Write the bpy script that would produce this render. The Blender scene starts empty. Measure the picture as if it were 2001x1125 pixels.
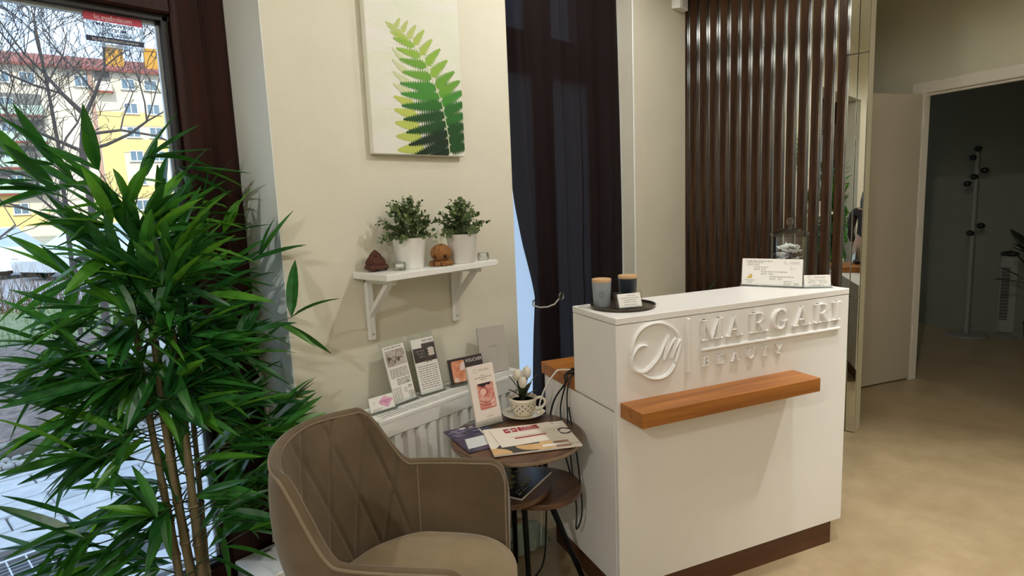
import bpy, bmesh, math, random
from mathutils import Vector, Matrix
R=math.radians; PI=math.pi
random.seed(7)
sc=bpy.context.scene
COL=sc.collection
# ---------------------------------------------------------------- camera
cam_d=bpy.data.cameras.new('camera'); cam=bpy.data.objects.new('camera',cam_d); COL.objects.link(cam); sc.camera=cam
cam_d.sensor_width=36.0; cam_d.lens=36.0*1198.5/2001.0; cam_d.clip_start=.02; cam_d.clip_end=400
_p,_r,_y=R(8.123),R(-2.365),R(42.55)
_R0=Matrix(((1,0,0),(0,0,-1),(0,1,0)))
_Rp=Matrix(((1,0,0),(0,math.cos(_p),-math.sin(_p)),(0,math.sin(_p),math.cos(_p))))
_Rr=Matrix(((math.cos(_r),-math.sin(_r),0),(math.sin(_r),math.cos(_r),0),(0,0,1)))
_M=Matrix(((math.sin(_y),-math.cos(_y),0),(math.cos(_y),math.sin(_y),0),(0,0,1)))
_W=(_Rr@_Rp@_R0@_M).transposed()@Matrix(((1,0,0),(0,-1,0),(0,0,-1)))
cam.matrix_world=Matrix.Translation((0,0,1.42))@_W.to_4x4()
# ---------------------------------------------------------------- world, sun, exposure
sc.view_settings.view_transform='Standard'; sc.view_settings.look='None'
sc.view_settings.gamma=1.0; sc.view_settings.use_curve_mapping=False
sc.view_settings.exposure=0.0
world=bpy.data.worlds.new('world'); sc.world=world; world.use_nodes=True
def build_world():
    nt=world.node_tree; nt.nodes.clear(); N=nt.nodes.new; L=nt.links.new
    out=N('ShaderNodeOutputWorld'); bg=N('ShaderNodeBackground')
    tc=N('ShaderNodeTexCoord'); no=N('ShaderNodeTexNoise'); cr=N('ShaderNodeValToRGB')
    no.inputs['Scale'].default_value=2.6; no.inputs['Detail'].default_value=6; no.inputs['Roughness'].default_value=.55
    L(tc.outputs['Generated'],no.inputs['Vector']); L(no.outputs['Fac'],cr.inputs['Fac'])
    cr.color_ramp.elements[0].position=.38; cr.color_ramp.elements[0].color=(.165,.34,.62,1)
    cr.color_ramp.elements[1].position=.56; cr.color_ramp.elements[1].color=(.46,.51,.56,1)
    bg.inputs['Strength'].default_value=WORLD_S
    L(cr.outputs['Color'],bg.inputs['Color']); L(bg.outputs[0],out.inputs['Surface'])
WORLD_S=4.6
build_world()
sun_d=bpy.data.lights.new('sun','SUN'); sun_d.energy=4.5; sun_d.angle=R(.6); sun_d.color=(1,.93,.80)
sun=bpy.data.objects.new('sun',sun_d); COL.objects.link(sun); sun.rotation_euler=(R(52),0,R(-28)); sun.location=(0,-10,15)
SPOT_W=16.5
# ---------------------------------------------------------------- materials
def lin(h):
    h=h.lstrip('#'); v=[int(h[i:i+2],16)/255 for i in (0,2,4)]
    return tuple(c/12.92 if c<=.04045 else ((c+.055)/1.055)**2.4 for c in v)
MATS={}
def mat(name,hexc,rough=.5,metal=0,var=0,scale=12,bump=0,bscale=60,stretch=None,hex2=None,spec=.5,sheen=0,trans=0,emit=0,coat=0):
    if name in MATS: return MATS[name]
    m=bpy.data.materials.new(name); m.use_nodes=True; MATS[name]=m
    nt=m.node_tree; b=nt.nodes['Principled BSDF']; N=nt.nodes.new; L=nt.links.new
    c=lin(hexc); b.inputs['Base Color'].default_value=(*c,1); b.inputs['Roughness'].default_value=rough
    b.inputs['Metallic'].default_value=metal; b.inputs['Specular IOR Level'].default_value=spec
    if coat: b.inputs['Coat Weight'].default_value=coat; b.inputs['Coat Roughness'].default_value=.15
    if sheen: b.inputs['Sheen Weight'].default_value=sheen; b.inputs['Sheen Roughness'].default_value=.4
    if trans: b.inputs['Transmission Weight'].default_value=trans
    if emit: b.inputs['Emission Color'].default_value=(*c,1); b.inputs['Emission Strength'].default_value=emit
    if var or hex2 or bump:
        tc=N('ShaderNodeTexCoord'); mp=N('ShaderNodeMapping'); L(tc.outputs['Object'],mp.inputs['Vector'])
        if stretch: mp.inputs['Scale'].default_value=stretch
    if var or hex2:
        no=N('ShaderNodeTexNoise'); no.inputs['Scale'].default_value=scale; no.inputs['Detail'].default_value=5; no.inputs['Roughness'].default_value=.6
        L(mp.outputs[0],no.inputs['Vector'])
        cr=N('ShaderNodeValToRGB'); L(no.outputs['Fac'],cr.inputs['Fac'])
        c2=lin(hex2) if hex2 else tuple(min(1,x*(1+var)) for x in c)
        c1=c if hex2 else tuple(x*(1-var) for x in c)
        cr.color_ramp.elements[0].position=.35; cr.color_ramp.elements[0].color=(*c1,1)
        cr.color_ramp.elements[1].position=.65; cr.color_ramp.elements[1].color=(*c2,1)
        L(cr.outputs['Color'],b.inputs['Base Color'])
    if bump:
        n2=N('ShaderNodeTexNoise'); n2.inputs['Scale'].default_value=bscale; n2.inputs['Detail'].default_value=4
        L(mp.outputs[0],n2.inputs['Vector'])
        bp=N('ShaderNodeBump'); bp.inputs['Strength'].default_value=bump; bp.inputs['Distance'].default_value=.004
        L(n2.outputs['Fac'],bp.inputs['Height']); L(bp.outputs[0],b.inputs['Normal'])
    return m
def wood(name,dark,light,rough=.4,axis=0,scale=6,coat=0,bump=.15,spec=.5):
    s=[18,18,18]; s[axis]=1.2
    return mat(name,dark,rough,0,scale=scale/3,hex2=light,stretch=tuple(s),bump=bump,bscale=8,coat=coat,spec=spec)
def glassmat(name,tint=(1,1,1),gl=.06,alpha=1.0,rough=0.0):
    m=bpy.data.materials.new(name); m.use_nodes=True; MATS[name]=m
    nt=m.node_tree; nt.nodes.clear(); N=nt.nodes.new; L=nt.links.new
    o=N('ShaderNodeOutputMaterial'); t=N('ShaderNodeBsdfTransparent'); g=N('ShaderNodeBsdfGlossy'); mx=N('ShaderNodeMixShader')
    t.inputs['Color'].default_value=(*tint,1); g.inputs['Roughness'].default_value=rough
    fr=N('ShaderNodeLayerWeight'); fr.inputs['Blend'].default_value=.25
    ad=N('ShaderNodeMath'); ad.operation='MULTIPLY_ADD'; ad.inputs[1].default_value=.7; ad.inputs[2].default_value=gl
    L(fr.outputs['Fresnel'],ad.inputs[0]); L(ad.outputs[0],mx.inputs['Fac'])
    L(t.outputs[0],mx.inputs[1]); L(g.outputs[0],mx.inputs[2]); L(mx.outputs[0],o.inputs['Surface'])
    return m
def translucent(name,hexc,hex2=None,rough=.35,fac=.35,scale=8,trcol=None,alpha=0,gloss=.5):
    m=bpy.data.materials.new(name); m.use_nodes=True; MATS[name]=m
    nt=m.node_tree; b=nt.nodes['Principled BSDF']; N=nt.nodes.new; L=nt.links.new
    o=nt.nodes['Material Output']; t=N('ShaderNodeBsdfTranslucent'); mx=N('ShaderNodeMixShader')
    c=lin(hexc); b.inputs['Base Color'].default_value=(*c,1); b.inputs['Roughness'].default_value=rough; b.inputs['Specular IOR Level'].default_value=gloss
    t.inputs['Color'].default_value=(*(lin(trcol) if trcol else c),1); mx.inputs['Fac'].default_value=fac
    if hex2:
        tc=N('ShaderNodeTexCoord'); no=N('ShaderNodeTexNoise'); no.inputs['Scale'].default_value=scale; L(tc.outputs['Object'],no.inputs['Vector'])
        cr=N('ShaderNodeValToRGB'); L(no.outputs['Fac'],cr.inputs['Fac'])
        cr.color_ramp.elements[0].position=.38; cr.color_ramp.elements[1].position=.62
        cr.color_ramp.elements[0].color=(*c,1); cr.color_ramp.elements[1].color=(*lin(hex2),1)
        L(cr.outputs['Color'],b.inputs['Base Color'])
    L(b.outputs[0],mx.inputs[1]); L(t.outputs[0],mx.inputs[2])
    last=mx
    if alpha:
        tr=N('ShaderNodeBsdfTransparent'); m2=N('ShaderNodeMixShader'); m2.inputs['Fac'].default_value=alpha
        L(mx.outputs[0],m2.inputs[1]); L(tr.outputs[0],m2.inputs[2]); last=m2
    L(last.outputs[0],o.inputs['Surface'])
    return m
# ---------------------------------------------------------------- mesh builder
class MB:
    def __init__(s): s.v=[]; s.f=[]
    def add(s,vs,fs,M=None):
        n=len(s.v)
        if M is not None: vs=[M@Vector(v) for v in vs]
        s.v+= [tuple(v) for v in vs]; s.f+=[tuple(i+n for i in f) for f in fs]; return s
    def box(s,a,b,M=None,bev=0):
        x0,y0,z0=a; x1,y1,z1=b
        if bev:
            e=min(bev,(x1-x0)/2.01,(y1-y0)/2.01,(z1-z0)/2.01)
            bm=bmesh.new(); bmesh.ops.create_cube(bm,size=1)
            for v in bm.verts: v.co=Vector(((x0+x1)/2+v.co.x*(x1-x0),(y0+y1)/2+v.co.y*(y1-y0),(z0+z1)/2+v.co.z*(z1-z0)))
            bmesh.ops.bevel(bm,geom=bm.edges[:],offset=e,segments=1,affect='EDGES')
            bm.verts.index_update(); vs=[v.co.copy() for v in bm.verts]; fs=[[v.index for v in f.verts] for f in bm.faces]; bm.free()
            return s.add(vs,fs,M)
        vs=[(x0,y0,z0),(x1,y0,z0),(x1,y1,z0),(x0,y1,z0),(x0,y0,z1),(x1,y0,z1),(x1,y1,z1),(x0,y1,z1)]
        return s.add(vs,[(3,2,1,0),(4,5,6,7),(0,1,5,4),(1,2,6,5),(2,3,7,6),(3,0,4,7)],M)
    def cyl(s,p,q,r0,r1=None,n=14,caps=True):
        r1=r0 if r1 is None else r1
        return s.tube([p,q],[r0,r1],n,caps)
    def tube(s,pts,r,n=8,caps=True,closed=False):
        P=[Vector(p) for p in pts]; k=len(P); rs=r if isinstance(r,(list,tuple)) else [r]*k
        vs=[];fs=[]; up=None
        for i,p in enumerate(P):
            if closed: d=(P[(i+1)%k]-P[i-1])
            else: d=(P[min(i+1,k-1)]-P[max(i-1,0)])
            if d.length<1e-9: d=Vector((0,0,1))
            d.normalize()
            if up is None:
                up=Vector((0,0,1)) if abs(d.z)<.9 else Vector((1,0,0))
            a=d.cross(up)
            if a.length<1e-6: a=d.cross(Vector((.3,.8,.5)))
            a.normalize(); b=a.cross(d).normalized(); up=b
            for j in range(n):
                t=2*PI*j/n; vs.append(p+(a*math.cos(t)+b*math.sin(t))*rs[i])
        m=k if closed else k-1
        for i in range(m):
            for j in range(n):
                i2=(i+1)%k; fs.append((i*n+j,i*n+(j+1)%n,i2*n+(j+1)%n,i2*n+j))
        if caps and not closed: fs+= [tuple(range(n))[::-1],tuple((k-1)*n+j for j in range(n))]
        return s.add(vs,fs)
    def lathe(s,prof,n=28,M=None,closed=False):
        vs=[];fs=[]; k=len(prof)
        for r,z in prof:
            for j in range(n):
                t=2*PI*j/n; vs.append((r*math.cos(t),r*math.sin(t),z))
        for i in range(k if closed else k-1):
            i2=(i+1)%k
            for j in range(n): fs.append((i*n+j,i*n+(j+1)%n,i2*n+(j+1)%n,i2*n+j))
        if not closed:
            if prof[0][0]>1e-5: fs.append(tuple(range(n))[::-1])
            if prof[-1][0]>1e-5: fs.append(tuple((k-1)*n+j for j in range(n)))
        return s.add(vs,fs,M)
    def ell(s,c,r,n=12,M=None):
        if not isinstance(r,(tuple,list)): r=(r,r,r)
        h=max(4,n//2); prof=[(max(1e-6,math.sin(PI*i/h)),-math.cos(PI*i/h)) for i in range(h+1)]
        T=Matrix.Translation(c)@Matrix.Diagonal((*r,1))
        return s.lathe(prof,n,(M@T) if M is not None else T)
    def prism(s,poly,z0,z1,M=None):
        n=len(poly); vs=[(x,y,z0) for x,y in poly]+[(x,y,z1) for x,y in poly]
        fs=[tuple(range(n))[::-1],tuple(range(n,2*n))]+[(i,(i+1)%n,n+(i+1)%n,n+i) for i in range(n)]
        return s.add(vs,fs,M)
    def flat(s,poly,z=0,M=None): return s.add([(x,y,z) for x,y in poly],[tuple(range(len(poly)))],M)
    def rect(s,x0,y0,x1,y1,z=0,M=None): return s.flat([(x0,y0),(x1,y0),(x1,y1),(x0,y1)],z,M)
    def grid(s,f,nu,nv,M=None,closed_u=False):
        vs=[f(i/(nu-1 if not closed_u else nu),j/(nv-1)) for i in range(nu) for j in range(nv)]
        fs=[(i*nv+j,((i+1)%nu)*nv+j,((i+1)%nu)*nv+j+1,i*nv+j+1) for i in range(nu if closed_u else nu-1) for j in range(nv-1)]
        return s.add(vs,fs,M)
    def mesh(s,name,m,smooth=0):
        me=bpy.data.meshes.new(name); me.from_pydata(s.v,[],s.f); me.validate(); me.update()
        if m: me.materials.append(m)
        if smooth:
            me.polygons.foreach_set('use_smooth',[True]*len(me.polygons))
            try: me.set_sharp_from_angle(angle=R(smooth))
            except Exception: pass
        return me
def put(name,mb,m,parent=None,smooth=0,kind=None,label=None):
    me=mb.mesh(name,m,smooth) if isinstance(mb,MB) else mb
    o=bpy.data.objects.new(name,me); COL.objects.link(o)
    if parent: o.parent=parent
    if kind or name in ('print_lines','fern_print'): o['kind']=kind or 'stuff'
    if label: o['label']=label
    return o
def tag(o,label,cat,group=None):
    o['label']=label; o['category']=cat
    if group: o['group']=group
    return o
def thing(name,label,cat,loc=(0,0,0),rz=0,group=None,rot=None):
    o=bpy.data.objects.new(name,None); COL.objects.link(o); o.empty_display_size=.05
    o.location=loc; o.rotation_euler=rot if rot else (0,0,rz)
    return tag(o,label,cat,group)
def setting(name,loc=(0,0,0),rz=0):
    o=bpy.data.objects.new(name,None); COL.objects.link(o); o.location=loc; o.rotation_euler=(0,0,rz); o['kind']='structure'; return o
def struct(name,mb,m,parent=None,smooth=0): 
    o=put(name,mb,m,parent,smooth)
    if not parent: o['kind']='structure'
    return o
def dup(o,loc=None,rz=None,label=None):
    def cp(a,par):
        c=a.copy(); COL.objects.link(c)
        if par: c.parent=par
        for ch in list(a.children): cp(ch,c)
        return c
    r=cp(o,None)
    if loc: r.location=loc
    if rz is not None: r.rotation_euler=(0,0,rz)
    if label: r['label']=label
    return r
def text(body,size,m,parent,M,name='lettering',depth=0,ax='CENTER',bold=0,sx=1):
    cu=bpy.data.curves.new('t','FONT'); cu.body=body; cu.size=size; cu.align_x=ax; cu.align_y='CENTER'; cu.extrude=depth; cu.offset=bold; cu.resolution_u=3
    t=bpy.data.objects.new('t',cu); COL.objects.link(t)
    bpy.context.view_layer.update()
    me=bpy.data.meshes.new_from_object(t.evaluated_get(bpy.context.evaluated_depsgraph_get()))
    bpy.data.objects.remove(t); bpy.data.curves.remove(cu)
    me.transform(M@Matrix.Diagonal((sx,1,1,1))); me.materials.clear(); me.materials.append(m); me.name=name
    o=bpy.data.objects.new(name,me); COL.objects.link(o); o.parent=parent; return o
T=Matrix.Translation
def RX(a): return Matrix.Rotation(R(a),4,'X')
def RZ(a): return Matrix.Rotation(R(a),4,'Z')
def RY(a): return Matrix.Rotation(R(a),4,'Y')
def rrect(x0,y0,x1,y1,r,n=4):
    o=[]
    for cx,cy,a in ((x1-r,y1-r,0),(x0+r,y1-r,90),(x0+r,y0+r,180),(x1-r,y0+r,270)):
        for i in range(n+1):
            t=R(a+90*i/n); o.append((cx+r*math.cos(t),cy+r*math.sin(t)))
    return o
def dashes(mb,x0,x1,y,h,z,M,seed=0,dens=.8):
    rr=random.Random(seed); x=x0
    while x<x1:
        w=min(x1-x,rr.uniform(1.5,5)*h)
        mb.rect(x,y-h/2,x+w,y+h/2,z,M); x+=w+h*.9
    return mb
# shared materials
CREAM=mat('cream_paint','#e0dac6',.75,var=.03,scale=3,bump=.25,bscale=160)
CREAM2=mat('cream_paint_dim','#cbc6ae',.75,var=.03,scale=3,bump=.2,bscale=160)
REVEAL=mat('white_reveal_paint','#e6e8e2',.7,var=.02,scale=4,bump=.2,bscale=120)
WHITE=mat('white_laminate','#f1eeea',.38,var=.01,scale=5)
WHITEM=mat('white_enamel','#f0efea',.35)
BROWN=wood('brown_door_wood','#240e08','#38170e',.5,2,scale=5,spec=.25)
OAK=wood('oak_veneer','#955820','#b87632',.4,0,scale=5)
DARKW=wood('walnut_slat_veneer','#33241b','#523b2b',.2,2,scale=6,bump=.0,spec=.12)
BLACK=mat('black_plastic','#141414',.45)
DKMET=mat('black_metal','#101314',.4,.6)
CHROME=mat('brushed_steel','#b9b9b6',.28,1)
PAPER=mat('white_paper','#f3efe8',.55)
GREYP=mat('grey_print','#98938c',.6)
DARKP=mat('dark_print','#3a322d',.5)
ACRY=glassmat('clear_acrylic',(.96,.98,.97),.05)
JARG=glassmat('thin_jar_glass',(.97,.99,.98),.05)
GLASS=glassmat('window_glass',(.97,.99,1.0),.03)
CA=R(-24.83)   # the counter and the doorway share this turn
def UV(u,v,z=0): return Vector((u*math.cos(CA)-v*math.sin(CA),u*math.sin(CA)+v*math.cos(CA),z))
# ================================================================ SETTING: ROOM
FLOORM=mat('beige_linoleum','#a18d6c',.36,hex2='#b09c7b',scale=5,spec=.4,bump=.05,bscale=9)
struct('floor',MB().box((-2.4,-3.2,-.12),(9.2,2.12,0)),FLOORM)
struct('ceiling',MB().box((-2.6,-3.4,2.95),(9.4,2.3,3.1)),CREAM)
struct('wall_back',MB().box((.972,1.9,0),(2.10,2.24,2.95)).box((2.10,1.9,2.62),(3.15,2.24,2.95)).box((2.10,1.98,0),(3.15,2.24,.26)).box((3.15,1.9,0),(6.0,2.24,2.95)).box((-2.4,1.9,0),(-.5,2.24,2.95)).box((-.5,1.9,2.4),(.972,2.24,2.95)),CREAM)
struct('trim_1',MB().box((3.147,1.893,.0),(3.162,1.9,2.62),bev=.003),WHITEM)
struct('wall_reveal',MB().box((.9722,1.9005,.2),(.9722-.004,2.15,2.4)),REVEAL)
struct('wall_left',MB().box((-2.55,-3.2,0),(-2.4,2.24,2.95)),CREAM)
struct('wall_front',MB().box((-2.55,-3.35,0),(9.3,-3.2,2.95)),CREAM)
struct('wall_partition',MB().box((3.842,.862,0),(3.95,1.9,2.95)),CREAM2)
# far-side cornice and pale dado that the mirror shows
struct('trim_2',MB().box((-2.4,-2.6,2.06),(-2.34,1.9,2.12)).box((-2.4,-2.6,.02),(-2.385,1.9,2.06)),WHITEM)
# doorway wall (turned like the counter)
dw=setting('wall_right',(0,0,0),CA)
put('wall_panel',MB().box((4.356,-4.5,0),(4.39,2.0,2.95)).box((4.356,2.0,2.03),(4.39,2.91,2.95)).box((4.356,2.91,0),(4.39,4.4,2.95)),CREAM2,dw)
FRAMEM=mat('white_door_paint','#dcd6c6',.45,var=.015,scale=3)
put('door_casing',MB().box((4.335,2.90,0),(4.40,2.925,2.04)).box((4.335,2.895,2.03),(4.36,2.99,2.11),bev=.006).box((4.335,1.92,2.03),(4.36,2.90,2.11),bev=.006).box((4.335,1.92,0),(4.36,2.0,2.03),bev=.006).box((4.36,2.0,2.015),(4.40,2.90,2.03)).box((4.335,2.925,0),(4.352,2.96,2.03),bev=.006),FRAMEM,dw)
dr=setting('door_2',UV(4.335,2.905,0),CA+PI-R(2))
put('door_leaf',MB().box((0,-.04,.012),(.86,0,2.025),bev=.004),mat('door_leaf_paint','#b5ab97',.42,var=.02,scale=4),dr)
for z in (.3,1.1,1.8): put('hinge',MB().cyl((.0,.008,z),(.0,.008,z+.1),.006,n=8),FRAMEM,dr)
put('door_handle',MB().box((.76,-.052,.95),(.80,-.04,1.17),bev=.006).tube([(.78,-.05,1.09),(.78,-.09,1.09),(.66,-.09,1.09)],.009,8),CHROME,dr)
# dark side room
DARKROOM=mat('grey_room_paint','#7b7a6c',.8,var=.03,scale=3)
sr=setting('wall_far_room',(0,0,0),CA)
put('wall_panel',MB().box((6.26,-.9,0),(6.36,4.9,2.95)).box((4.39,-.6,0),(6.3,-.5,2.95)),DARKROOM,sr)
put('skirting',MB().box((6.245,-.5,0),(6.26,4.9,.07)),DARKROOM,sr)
# ================================================================ door_1: glazed street door
d1=setting('door_1',(0,2.16,0))
put('outer_frame',MB().box((.885,-.02,0),(.972,.07,2.42),bev=.006).box((.865,-.035,0),(.893,-.0,2.42),bev=.006).box((-.5,-.02,2.16),(.972,.07,2.42),bev=.006).box((-.5,-.02,0),(-.4,.07,2.42)),BROWN,d1)
put('door_stile',MB().box((.79,-.045,.02),(.882,.03,2.15),bev=.008),BROWN,d1)
put('door_stile',MB().box((-.40,-.045,.02),(-.29,.03,2.15),bev=.008),BROWN,d1)
put('top_rail',MB().box((-.29,-.045,2.035),(.79,.03,2.15),bev=.006),BROWN,d1)
put('bottom_rail',MB().box((-.29,-.045,.02),(.79,.03,.195),bev=.006),BROWN,d1)
put('glazing_bead',MB().box((.768,-.02,.195),(.79,.01,2.035),bev=.004).box((-.29,-.02,2.018),(.79,.01,2.035)).box((-.29,-.02,.195),(.79,.01,.212)),mat('dark_gasket','#1a1514',.5),d1)
put('spacer_strip',MB().box((.757,.004,.21),(.768,.016,2.02)).box((-.28,.004,2.006),(.768,.016,2.019)).box((-.28,.004,.207),(.768,.016,.22)),mat('grey_spacer','#b9bcbd',.4,.3),d1)
put('pane',MB().box((-.29,-.002,.2),(.772,.002,2.03)),GLASS,d1)
put('threshold',MB().box((-.5,-.09,0),(.972,-.02,.035),bev=.006),BROWN,d1)
# ================================================================ window_1 behind the curtain
w1=setting('window_1',(0,2.16,0))
put('window_frame',MB().box((2.10,-.03,.26),(2.155,.05,2.62)).box((3.075,-.03,.26),(3.15,.05,2.62)).box((2.155,-.03,.26),(3.075,.05,.32)).box((2.155,-.03,2.56),(3.075,.05,2.62)).box((2.155,-.03,2.07),(3.075,.05,2.275),bev=.006).box((2.572,-.03,.32),(2.718,.05,2.07),bev=.006).box((2.572,-.03,2.275),(2.718,.05,2.56),bev=.006),BROWN,w1)
FROST=translucent('frosted_film','#e4f1f8',rough=.6,fac=.9,trcol='#f1f8ff',gloss=.3)
fp=put('frosted_pane',MB().box((2.155,.002,.32),(2.572,.008,2.07)),GLASS,w1); put('frosted_film',MB().flat([(2.155,.32),(2.572,.32),(2.572,2.07),(2.155,2.07)],.001,T((0,0,0))@RX(90)),FROST,fp)
fp=put('frosted_pane',MB().box((2.718,.002,.32),(3.075,.008,2.07)),GLASS,w1); put('frosted_film',MB().flat([(2.718,.32),(3.075,.32),(3.075,2.07),(2.718,2.07)],.001,T((0,0,0))@RX(90)),FROST,fp)
put('clear_pane',MB().box((2.155,.0,2.275),(2.572,.006,2.56)),GLASS,w1)
put('clear_pane',MB().box((2.718,.0,2.275),(3.075,.006,2.56)),GLASS,w1)
put('window_sill',MB().box((2.10,1.98-2.16,.255),(3.15,-.03,.285),bev=.004),WHITEM,w1)
# ================================================================ OUTDOORS
PAVE=mat('pale_paving_stone','#b0b2b6',.8,hex2='#c4c6c9',scale=9,bump=.5,bscale=90)
struct('ground_bed',MB().box((-8,2.25,-.4),(14,4.96,-.185)),mat('joint_sand','#55575c',.95,var=.15,scale=30))
pv=setting('pavement',(0,0,-.15))
slabm=[MB().box((-.235,-.098,-.05),(.235,.098,0),bev=.008).mesh('paving_slab',PAVE),MB().box((-.235,-.098,-.05),(.235,.098,-.003),bev=.008).mesh('paving_slab',mat('grey_paving_stone','#a4a7ad',.8,hex2='#b7babf',scale=9,bump=.5,bscale=90))]
rr=random.Random(3)
for j in range(13):
    y=2.40+j*.203
    for i in range(-1,9):
        x=-.3+i*.478+(j%2)*.21+rr.uniform(-.01,.01)
        if x<.80 and y<3.68: continue
        o=put('paving_slab',slabm[0 if rr.random()<.7 else 1],None,pv); o.location=(x,y,rr.uniform(-.003,.003)); o.rotation_euler=(0,0,rr.uniform(-.006,.006))
gr=thing('foot_grating','galvanised steel foot grating set into the pale paving outside the glass door','grating',(-.25,2.35,-.155))
GALV=mat('galvanised_steel','#c6c9cd',.4,.3)
put('frame',MB().box((-.3,0,-.03),(.88,.02,.004)).box((-.3,1.23,-.03),(.88,1.25,.004)).box((.86,0,-.03),(.88,1.25,.004)).box((-.3,0,-.03),(-.28,1.25,.004)),GALV,gr)
put('tray',MB().box((-.3,0,-.06),(.88,1.25,-.045)),mat('grating_pit','#5c6172',.8,var=.1),gr)
bar1=MB().box((-.003,.02,-.03),(.003,1.23,.003)).mesh('bar',GALV); bar2=MB().box((-.28,-.002,-.02),(.86,.002,-.004)).mesh('cross_bar',mat('galvanised_steel_dull','#aab0bb',.5,.3))
for i in range(15): o=put('bar',bar1,None,gr); o.location=(-.22+i*.073,0,0)
for i in range(34): o=put('cross_bar',bar2,None,gr); o.location=(0,.05+i*.036,0)
# drain edge with cobbles
dg=setting('gutter',(0,5.08,-.15))
cob=MB().box((-.03,-.03,-.05),(.03,.03,.012),bev=.012).mesh('cobble',mat('pale_cobble','#a5a5a3',.8,var=.1,scale=20,bump=.4))
for j in range(3):
    for i in range(70):
        o=put('cobble',cob,None,dg); o.location=(-.6+i*.068+(j%2)*.034,-.075+j*.07,rr.uniform(-.006,.004)); o.rotation_euler=(0,0,rr.uniform(-.15,.15))
struct('kerb',MB().box((-8,4.955,-.3),(14,5.2,-.17)),mat('gutter_mortar','#4c4a49',.9))
struct('kerb_edge',MB().box((-8,5.2,-.3),(14,5.29,-.07),bev=.01),mat('concrete_edge','#8b8a86',.85,var=.1,scale=8,bump=.4))
SOIL=mat('leaf_litter_soil','#5d5049',.95,hex2='#8a7d77',scale=14,bump=1,bscale=30)
LAWN=mat('spring_lawn','#6b774b',.95,hex2='#848a66',scale=6,bump=1,bscale=40)
struct('ground_soil',MB().grid(lambda u,v:(-10+u*26,5.29+v*3.6,-.13+.06*math.sin(u*60)*math.sin(v*9)+.12*v),60,12),SOIL,smooth=60)
struct('ground_lawn',MB().grid(lambda u,v:(-10+u*30,8.8+v*5.5,-.02-.15*v+.03*math.sin(u*30+v*5)),40,8),LAWN,smooth=60)
struct('street',MB().box((-40,14,-.5),(60,30,-.2)),mat('asphalt','#7d7f86',.9,var=.06,scale=3))
struct('ground_yard',MB().box((-60,30,-.5),(90,110,-.15)),mat('far_yard','#86836f',.95,hex2='#9a9785',scale=.6))
cbk=thing('concrete_block','low grey concrete block wall beyond the gutter behind the bamboo','wall',(2.3,5.48,-.12),R(-10))
put('block',MB().box((-.95,-.16,-.1),(1.6,.16,.42),bev=.015),mat('weathered_concrete','#85817e',.9,hex2='#a19d99',scale=7,bump=.5,bscale=40),cbk)
put('coping',MB().box((-.98,-.19,.42),(1.63,.19,.47),bev=.012),mat('pale_concrete','#a9a8a2',.85,var=.05),cbk)
LM=mat('dry_leaf','#8b6f5c',.9,var=.25,scale=40)
lm=MB()
for k in range(500):
    x,y=rr.uniform(-1,5),rr.uniform(5.35,8.6); a=rr.uniform(0,6.28); s=rr.uniform(.02,.045); z=-.06+.12*(y-5.29)/3.6+rr.uniform(0,.03)
    if x>1.2 and y<6.1: continue
    c,n=math.cos(a)*s,math.sin(a)*s
    lm.add([(x-c,y-n,z),(x-n*.5,y+c*.5,z+.012),(x+c,y+n,z+rr.uniform(-.01,.02)),(x+n*.5,y-c*.5,z+.01)],[(0,1,2),(0,2,3)])
lo=put('leaf_litter',lm,LM,kind='stuff'); tag(lo,'dry brown fallen leaves scattered over the soil strip beyond the gutter','leaves')
gm=MB()
for k in range(2600):
    x,y=rr.uniform(.5,8),rr.uniform(8.8,13.1); h=rr.uniform(.04,.12); a=rr.uniform(0,3.14); w=.008; z=-.02-.15*(y-8.8)/5.5
    gm.add([(x-w*math.cos(a),y-w*math.sin(a),z-.02),(x+w*math.cos(a),y+w*math.sin(a),z-.02),(x+rr.uniform(-.04,.04),y+rr.uniform(-.04,.04),z+h)],[(0,1,2)])
go=put('grass',gm,mat('grass_blade','#6f8448',.8,var=.2,scale=5),kind='stuff'); tag(go,'short green grass on the lawn outside the door','grass')
# upper storeys of this building (they shade the pavement)
struct('facade_upper',MB().box((-9,2.0,2.95),(16,2.3,9.5)).box((-9,-3.4,9.3),(16,2.3,9.5)),CREAM)
struct('facade_lower',MB().box((-9,2.24,-.3),(-.5,2.34,2.95)).box((3.15,2.24,-.3),(16,2.34,2.95)).box((.972,2.24,-.3),(2.1,2.34,2.95)).box((2.1,2.24,-.3),(3.15,2.34,.26)).box((-9,2.24,2.62),(16,2.34,3.2)).box((-.5,2.24,-.3),(.972,2.3,-.12)),mat('facade_render','#d8d3c6',.85))
# ---- apartment building across the street
ab=thing('apartment_building','cream and yellow four storey apartment block with a red brown roof across the street','building',(16.903,73.07,0),R(-12))
FC=mat('cream_render','#cdbfa8',.9,var=.03,scale=.4); FY=mat('yellow_render','#d3b476',.9,var=.03,scale=.4); FP=mat('pinkish_render','#a98572',.9)
ROOF=mat('red_brown_roof','#6e3a34',.9,hex2='#854e45',scale=2)
put('facade_wall',MB().box((-24,0,-.3),(26,10,15.9)),FC,ab)
put('yellow_panel',MB().box((2.3,-.06,10.55),(9.5,0,11.9)).box((2.3,-.06,-.3),(4.1,0,10.55)).box((4.1,-.06,7.9),(9.5,0,9.2)).box((4.1,-.06,3.2),(9.5,0,4.5)).box((-24,-.06,-.3),(-4.9,0,4.6)).box((-4.9,-.06,.9),(-2.6,0,2.1)),FY,ab)
put('downpipe',MB().box((1.85,-.2,0),(2.15,0,15.9)),FP,ab)
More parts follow.
